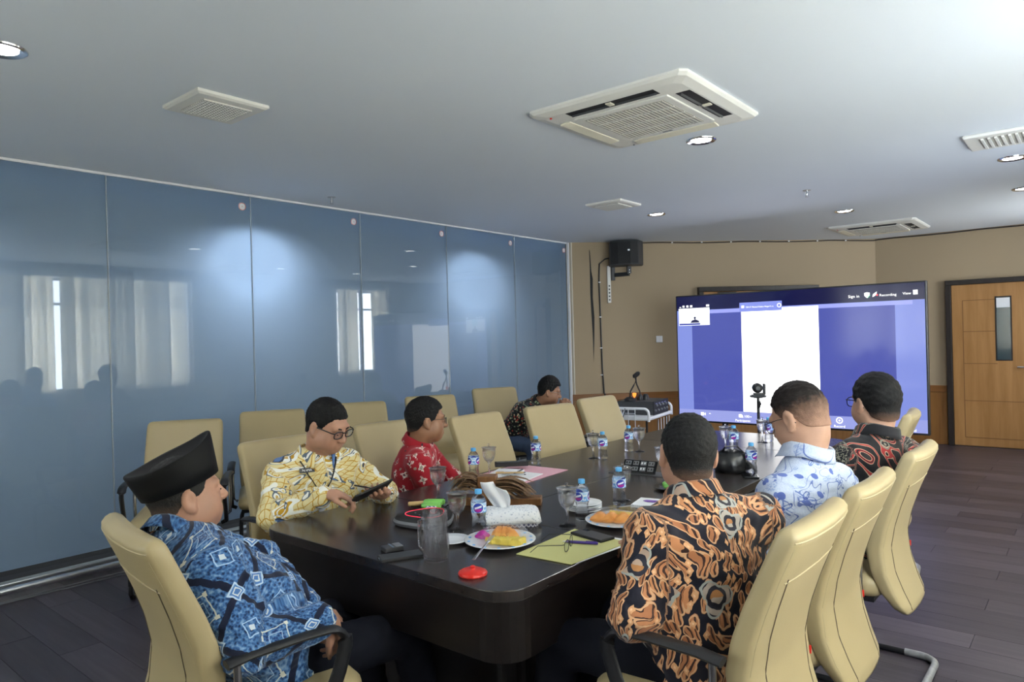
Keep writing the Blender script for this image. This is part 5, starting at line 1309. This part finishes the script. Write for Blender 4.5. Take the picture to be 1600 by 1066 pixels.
def f_red(t, u, v, uw, vw):
    wv = t.comb(u, v); c = t.mix(t.noise(wv, 10, 2), (.27, .008, .018), (.40, .014, .026))
    d, x, y, r, g = t.vorl(uw, vw, 15, .85); n = t.noise(wv, 75, 1.5, .5, .6)
    an = y.atan2(x); rad = (x*x+y*y).sqrt(); pet = .30+.12*((an*4).cos())
    c = t.mix((rad.lt(pet))*((n-.5).abs().lt(.055))*r.gt(.30), c, (.70, .60, .56))
    c = t.mix(((rad-pet*.55).abs().lt(.045))*r.gt(.45), c, (.74, .66, .60))
    c = t.mix(rad.lt(.09)*g.gt(.5), c, (.06, .02, .03)); c = t.mix(rad.lt(.12)*g.lt(.3), c, (.30, .26, .22)); return c
def f_orange(t, u, v, uw, vw):
    wv = t.comb(u, v); base = (.012, .012, .022); n = t.noise(wv, 60, 2)
    n1 = t.noise(wv, 5.2, 1.2, .5, .5); su = uw+(n1-.5)*.20; sv = vw+(t.noise(t.comb(v+2, u), 5.2, 1.2)-.5)*.20
    d, x, y, r, g = t.vorl(su*1.6, sv*.75, 21, .9)
    leaf = d.lt(.47); st = ((x*13+y*2).sin()).gt(-.35)
    c = t.mix(leaf, base, t.mix(st, (.05, .022, .018), t.mix(r, (.33, .125, .055), (.58, .25, .11))))
    c = t.mix((d-.40).abs().lt(.045), c, (.62, .36, .20))
    d2, x2, y2, r2, g2 = t.vorl(uw, vw, 8.5, .9); an = y2.atan2(x2); pe = .36+.10*((an*3+g2*6).cos()); k = r2.gt(.66)
    ring = ((d2*24).sin()).gt(.0)
    inn = t.mix(ring, (.022, .022, .035), t.mix(g2, (.36, .40, .40), (.44, .30, .22)))
    c = t.mix(k*d2.lt(pe), c, inn); c = t.mix(k*((d2-pe).abs().lt(.03)), c, (.36, .38, .36)); c = t.mix(k*d2.lt(.16)*y2.gt(.0), c, (.42, .19, .07))
    d3, x3, y3, r3_, g3 = t.vorl(uw+.4, vw+.2, 30, .9); tri_ = (x3.abs()*1.4+y3.abs()*.9).lt(.36)*r3_.gt(.55)*(k*d2.lt(pe)).inv()
    c = t.mix(tri_, c, (.68, .36, .18)); c = t.mix(tri_*((x3.abs()*1.4+y3.abs()*.9).lt(.13)), c, (.78, .50, .30))
    return c
def f_white(t, u, v, uw, vw):
    wv = t.comb(u, v); n = t.noise(wv, 190, 3); n4 = t.noise(wv, 16, 3)
    c = t.mix(n, (.34, .42, .60), (.66, .72, .84)); c = t.mix(n4.gt(.60)*n.gt(.5), c, (.30, .38, .62))
    d, x, y, r, g = t.vorl(uw, vw, 9.5, .9); an = y.atan2(x); pe = .20+.11*((an*5+r*6).cos())
    k = r.gt(.45); c = t.mix(k*((d-pe).abs().lt(.030)), c, (.075, .13, .40)); c = t.mix(k*d.lt(pe)*((an*10).sin().gt(.55)), c, (.16, .24, .52)); c = t.mix(k*d.lt(.06), c, (.06, .10, .36))
    n2 = t.noise(t.comb(u*.9, v+4), 7, 1.2, .5, .9); c = t.mix(((n2-.52).abs().lt(.006)).mx((n2-.43).abs().lt(.005)), c, (.14, .20, .48))
    d2, x2, y2, r2, g2 = t.vorl(uw+.7, vw, 21, 1.0); c = t.mix((d2.lt(.28))*r2.gt(.80), c, (.10, .15, .44)); return c
def f_black(t, u, v, uw, vw):
    wv = t.comb(u, v); c = t.mix(t.noise(wv, 20, 2), (.008, .008, .010), (.016, .015, .018))
    n = t.noise(wv, 4.6, .8, .5, 1.6); vo = S(t.t, t.vor(wv, 60).outputs['Distance']); n3 = t.noise(wv, 70, 1)
    c = t.mix(n.gt(.585)*((n3-.5).abs().lt(.045)), c, (.22, .21, .16)); c = t.mix(n.gt(.54)*n.lt(.60)*vo.lt(.16), c, (.42, .34, .22))
    e = (n-.52).abs(); c = t.mix(e.lt(.020), c, (.33, .030, .030)); c = t.mix(e.lt(.0065), c, (.012, .010, .012)); c = t.mix((e-.020).abs().lt(.003), c, (.50, .36, .26))
    e = (n-.42).abs(); c = t.mix(e.lt(.014), c, (.33, .030, .030)); c = t.mix((e-.014).abs().lt(.003), c, (.48, .34, .24))
    d, x, y, r, g = t.vorl(uw, vw, 11, .9); c = t.mix(((d*30).sin().gt(.35))*d.lt(.33)*r.gt(.72), c, (.20, .20, .16)); return c
def f_dark(t, u, v, uw, vw):
    n = t.vor(t.comb(uw, vw), 48, 'F1', 1.0, '2D'); d = S(t.t, n.outputs['Distance']); r = t.n('ShaderNodeSeparateColor'); t.link(n.outputs['Color'], r.inputs[0]); q = S(t.t, r.outputs[0])
    c = t.ramp(q, [(0, (.02, .02, .02)), (.35, (.45, .06, .04)), (.55, (.62, .50, .32)), (.70, (.05, .05, .05)), (.85, (.26, .33, .20))], True)
    return t.mix(d.gt(.36), c, (.012, .012, .012))
CL = {k: cloth(n, fn) for k, n, fn in (('blue', 'blue diamond batik', f_blue), ('yellow', 'yellow and gold batik', f_yellow), ('red', 'red floral batik', f_red), ('orange', 'orange brown batik', f_orange), ('white', 'white and blue batik', f_white), ('black', 'black batik with red scrolls', f_black), ('dark', 'dark speckled batik', f_dark))}
NAVY = simple('navy trousers', (.010, .011, .017), .8, var=.2, spec=.12); DARKT = simple('black trousers', (.009, .009, .010), .8, var=.2, spec=.12); JEANS = simple('blue jeans', (.055, .085, .16), .85, var=.2, vscale=30)
SK1 = m_skin('light brown skin', (.46, .245, .165)); SK2 = m_skin('brown skin', (.36, .18, .105)); SK3 = m_skin('dark brown skin', (.30, .150, .085)); SK6 = m_skin('fair skin', (.50, .29, .20))
HB = m_hair('black hair', (.007, .0065, .0065)); HG = m_hair('greying black hair', (.012, .0115, .0115)); HBR = m_hair('dark brown hair with faded sides', (.014, .010, .009), (-.05, .055), (.42, .24, .165), .92); HCAP = m_hair('cropped greying hair', (.022, .021, .020), (-.07, .0))
# 1: man in the black cap
b1, I1 = person('person', 'man in a blue batik shirt and tall black cap', dict(pelvis=(-2.05, 1.17, .53), chest=(-2.12, 1.03, .80), neck=(-2.185, .965, .915), head=(-2.205, 1.025, 1.035),
    shl=(-2.34, 1.06, .85), shr=(-1.985, .975, .85), ell=(-2.27, 1.31, .745), elr=(-1.83, 1.00, .655), wrl=(-2.07, 1.37, .60), wrr=(-1.79, 1.235, .680),
    knl=(-2.19, 1.66, .47), knr=(-1.90, 1.66, .47), anl=(-2.19, 1.74, .09), anr=(-1.90, 1.74, .09)), 78, (77, -7, 0, 1.05, 1.05), CL['blue'], SK1, HCAP, NAVY, (-2.05, 1.17, 0),
    build=1.10, belly=.09, line=HL_LOW, hthick=(.006, .0035), hands=(dict(d=(.5, .4, -.2), nrm=(0, 0, -1), side=-1), dict(d=(-.10, .62, -.75), nrm=(-.6, -.5, -.3), side=-1, curl=(.6, .7, .5))), seed=3, wrk=.006, hem=.06)
# 2: man in yellow with the tablet
b2, I2 = person('person', 'man in a yellow batik shirt writing on a tablet', dict(pelvis=(-3.00, 2.05, .54), chest=(-2.93, 1.99, .80), neck=(-2.885, 1.965, .965), head=(-2.815, 1.985, 1.108),
    shl=(-2.90, 2.145, .895), shr=(-2.945, 1.805, .885), ell=(-2.70, 2.22, .755), elr=(-2.80, 1.685, .745), wrl=(-2.535, 2.085, .805), wrr=(-2.585, 1.80, .845),
    knl=(-2.55, 2.16, .46), knr=(-2.55, 1.93, .46), anl=(-2.55, 2.16, .09), anr=(-2.55, 1.93, .09)), -8, (14, 22, 2, 1.05, 1.10), CL['yellow'], SK1, HB, DARKT, (-3.0, 2.05, 0),
    build=1.16, belly=.08, hthick=(.012, .005), hands=(dict(d=(.62, -.74, .10), nrm=(-.25, -.1, 1), side=1, curl=(.25, .55, .5), thumb=.8), dict(d=(.66, .72, -.10), nrm=(.15, .1, -1), side=-1, curl=(.45, .75, .5))), seed=5, wrk=.005)
# 3: man in red
b3, I3 = person('person', 'man in a red batik shirt turned towards the television', dict(pelvis=(-2.99, 2.66, .53), chest=(-2.955, 2.65, .77), neck=(-2.915, 2.65, .935), head=(-2.872, 2.678, 1.058),
    shl=(-3.02, 2.80, .855), shr=(-2.80, 2.545, .845), ell=(-2.90, 2.93, .67), elr=(-2.77, 2.60, .665), wrl=(-2.74, 2.83, .63), wrr=(-2.74, 2.74, .63),
    knl=(-2.58, 2.90, .46), knr=(-2.58, 2.66, .46), anl=(-2.58, 2.90, .09), anr=(-2.58, 2.66, .09)), 38, (56, 3, 0, 1.03, .92), CL['red'], SK3, HB, DARKT, (-2.99, 2.66, 0),
    build=.92, hthick=(.016, .010), hands=(dict(d=(.9, -.2, 0), nrm=(0, 0, -1), side=-1), dict(d=(.8, .6, 0), nrm=(0, 0, -1), side=-1)), seed=8)
# 4: man leaning over the laptop
b4, I4 = person('person', 'man in a dark speckled shirt crouching forward beside the glass', dict(pelvis=(-4.37, 5.17, .54), chest=(-4.20, 5.20, .785), neck=(-4.070, 5.235, .885), head=(-3.965, 5.275, .992),
    shl=(-4.13, 5.38, .835), shr=(-4.08, 5.09, .815), ell=(-3.92, 5.40, .68), elr=(-3.89, 5.09, .685), wrl=(-3.775, 5.245, .835), wrr=(-3.76, 5.14, .835),
    knl=(-4.0, 5.38, .50), knr=(-4.0, 5.06, .50), anl=(-4.06, 5.36, .09), anr=(-4.06, 5.06, .09)), 8, (32, 14, 0, 1.02, .98), CL['dark'], SK2, HB, JEANS, (-4.37, 5.17, 0),
    build=.95, hthick=(.026, .010), line=HL_SHORT, sleeves='short', hands=(dict(d=(.35, -.1, .9), nrm=(.5, -.6, .2), side=-1, curl=(.7, .8, .6)), dict(d=(.35, .15, .9), nrm=(.5, .6, .2), side=1, curl=(.7, .8, .6))), seed=11, crown=.01)
# 5: man in orange brown, back to the camera
b5, I5 = person('person', 'man in an orange and brown batik shirt seen from behind', dict(pelvis=(-.93, 2.00, .54), chest=(-.955, 2.02, .80), neck=(-.985, 2.045, .990), head=(-1.020, 2.085, 1.115),
    shl=(-1.035, 1.845, .905), shr=(-.85, 2.24, .895), ell=(-1.035, 1.74, .70), elr=(-1.03, 2.28, .72), wrl=(-1.13, 1.98, .68), wrr=(-1.24, 2.25, .77),
    knl=(-1.38, 1.86, .50), knr=(-1.38, 2.12, .50), anl=(-1.46, 1.86, .09), anr=(-1.46, 2.12, .09)), 160, (130, 4, 3, 1.05, 1.0), CL['orange'], SK1, HG, NAVY, (-.93, 2.0, 0),
    build=1.14, belly=.03, line=HL_LOW, hthick=(.010, .006), hands=(dict(d=(-.8, .5, .1), nrm=(0, 0, -1), side=1), dict(d=(-.8, -.4, 0), nrm=(0, 0, -1), side=1)), seed=14, wrk=.006)
# 6: man in white and blue
b6, I6 = person('person', 'man in a white and blue batik shirt looking down', dict(pelvis=(-.885, 2.66, .54), chest=(-.84, 2.67, .83), neck=(-.838, 2.70, 1.040), head=(-.875, 2.725, 1.170),
    shl=(-.895, 2.51, .91), shr=(-.79, 2.885, .91), ell=(-.985, 2.46, .70), elr=(-.95, 2.95, .70), wrl=(-1.18, 2.55, .70), wrr=(-1.18, 2.82, .70),
    knl=(-1.30, 2.52, .50), knr=(-1.30, 2.78, .50), anl=(-1.42, 2.52, .09), anr=(-1.42, 2.78, .09)), 165, (166, 24, 0, 1.08, .98), CL['white'], SK6, HBR, DARKT, (-.86, 2.66, 0),
    build=1.06, line=[(-.13, -.060), (-.09, -.058), (-.055, -.045), (-.030, -.008), (-.008, .014), (.012, .004), (.030, .030), (.045, .056), (.062, .072), (.10, .078)], hthick=(.014, .0030), hands=(dict(d=(-.9, .2, 0), nrm=(0, 0, -1), side=1), dict(d=(-.9, -.2, 0), nrm=(0, 0, -1), side=1)), seed=17)
# 7: man in black and red
b7, I7 = person('person', 'man in a black batik shirt with red scrolls seen from behind', dict(pelvis=(-.87, 3.46, .55), chest=(-.825, 3.50, .82), neck=(-.785, 3.53, 1.02), head=(-.80, 3.565, 1.160),
    shl=(-.87, 3.365, .925), shr=(-.71, 3.715, .915), ell=(-.98, 3.27, .70), elr=(-.82, 3.85, .70), wrl=(-1.20, 3.36, .70), wrr=(-1.08, 3.70, .70),
    knl=(-1.28, 3.33, .50), knr=(-1.28, 3.58, .50), anl=(-1.40, 3.33, .09), anr=(-1.40, 3.58, .09)), 160, (140, 4, 0, 1.10, 1.05), CL['black'], SK6, HB, DARKT, (-.83, 3.46, 0),
    build=1.08, line=HL_LOW, hthick=(.016, .010), hands=(dict(d=(-.9, .2, 0), nrm=(0, 0, -1), side=1), dict(d=(-.9, -.2, 0), nrm=(0, 0, -1), side=1)), seed=21)
# spectacles are worn: each pair belongs to its wearer
wear_glasses(b2, I2, M['black'], thick=.0024, lensh=.032); wear_glasses(b3, I3, M['black'], thick=.0012, lensh=.030); wear_glasses(b4, I4, M['steel'], thick=.0011, lensh=.032)
wear_glasses(b6, I6, M['black'], thick=.0014, lensh=.040); wear_glasses(b7, I7, M['black'], thick=.0018, lensh=.038)
# black cap: oval tube with a folded boat-shaped crown
def cap(body, I):
    s = I['s']; N = 40; Rg = []
    P = lambda x, y, z: Vector((I['H']+I['R']@(np.array([x, y, z])*s)-I['org']).tolist())
    prof_ = [(.000, 1.0), (.035, 1.01), (.070, 1.02), (.088, 1.02), (.0915, .99), (.088, .94), (.070, .62), (.066, .2)]
    for z, k in prof_:
        ring = []
        for i in range(N):
            a = 2*PI*i/N; sa, ca = math.sin(a), math.cos(a); x = .084*k*math.copysign(abs(ca)**.9, ca); y = -.012+.110*k*sa
            pk_ = (.020 if sa > 0 else .006)*(abs(sa)**5)*min(1, z/.085)*(1 if k > .93 else .2)
            tip = .012*(abs(sa)**8)*math.copysign(1, sa)*min(1, z/.085)
            ring.append(P(x, y+tip-.22*z, z*(1+.12*y/.1)+.034+pk_+.20*(y+.012)))
        Rg.append(ring)
    t = T('black velvet'); t.set(col=(.0025, .0025, .003), rough=.62, spec=.2, sheen=.03); t.b.inputs['Sheen Roughness'].default_value = .4
    o = MB().rings(Rg).build('velvet_cap', t.m, body, smooth='all')
    return o
cap(b1, I1)

# tablet, stylus, lanyard and name tag of the man in yellow
def frame3(a, n):
    a = Vector(a).normalized(); n = Vector(n); n = (n-a*n.dot(a)).normalized(); return Matrix((a, n.cross(a), n)).transposed()
Mt = frame3((.24, .93, .27), (-.50, -.05, .85))
tbm = Mt.to_4x4(); tbm.translation = Vector((-2.450, 1.945, .848))
tbl = empty('tablet'); tbl.matrix_world = tbm; tag(tbl, 'black tablet held up by the man in yellow', 'tablet')
MB().box((0, 0, 0), (.185, .115, .009)).build('case', M['blackmatte'], tbl, bevel=.003)
MB().box((0, 0, .005), (.170, .100, .001)).build('screen', M['blackgloss'], tbl)
st = tag(MB().tube([(-2.515, 1.905, .875), (-2.47, 1.93, .868), (-2.425, 1.955, .858)], [.0036, .0036, .001], 8).build('stylus', M['black'], smooth=True), 'thin black stylus in the right hand over the tablet', 'stylus')
bpy.context.view_layer.update()
def on_shirt(body, I, x, z, out=.004, face=1):
    """a point on the front (face 1) of the shirt: x metres to the wearer's right, z metres up"""
    sh = [c for c in body.children if c.name.startswith('shirt')][0]; o = I['org']
    c = Vector((o[0], o[1], 0))+Vector(I['lat'].tolist())*x+Vector(I['fw'].tolist())*.9*face; c.z = z
    d = -Vector(I['fw'].tolist())*face; mi = sh.matrix_world.inverted()
    ok, p, n, _ = sh.ray_cast(mi @ c, d)
    if not ok: return None, None
    return Vector(p)+Vector(n)*out, Vector(n)
def strap(body, I, pts, w, mat, nm):
    q = []
    for i in range(len(pts)-1):
        for k in range(6):
            t_ = k/6; x = pts[i][0]*(1-t_)+pts[i+1][0]*t_; z = pts[i][1]*(1-t_)+pts[i+1][1]*t_; p, n = on_shirt(body, I, x, z)
            if p is not None: q.append(p)
    p, n = on_shirt(body, I, *pts[-1]); q.append(p) if p is not None else None
    if len(q) > 2: MB().tube(q, w, 6, flat=(1, .5)).build(nm, mat, body, smooth=True)
for sx in (-1, 1): strap(b2, I2, [(.085+sx*.085, .955), (.085+sx*.06, .89), (.085+sx*.015, .81), (.085, .785)], .0045, M['blackmatte'], 'lanyard')
p, n = on_shirt(b2, I2, .150, .915, .004)
if p is not None:
    ex = n.cross(Vector((0, 0, 1))).normalized()*-1; mt = Matrix((ex, n.cross(ex)*1, n)).transposed()
    if mt.col[1].z < 0: mt = Matrix((-ex, -(n.cross(ex)), n)).transposed()
    nt = MB().box(p, (.068, .022, .003), mt).build('name_tag', M['black'], b2)
    text('NAMA', .015, M['white'], nt, mt, p+n*.0022-mt.col[0]*.022-mt.col[1]*.005)
p, n = on_shirt(b2, I2, .085, .775, .006)
if p is not None: MB().box(p-Vector((0, 0, .03)), (.006, .052, .075), Matrix.Rotation(math.radians(-8), 3, 'Z')).build('id_card', M['white'], b2)
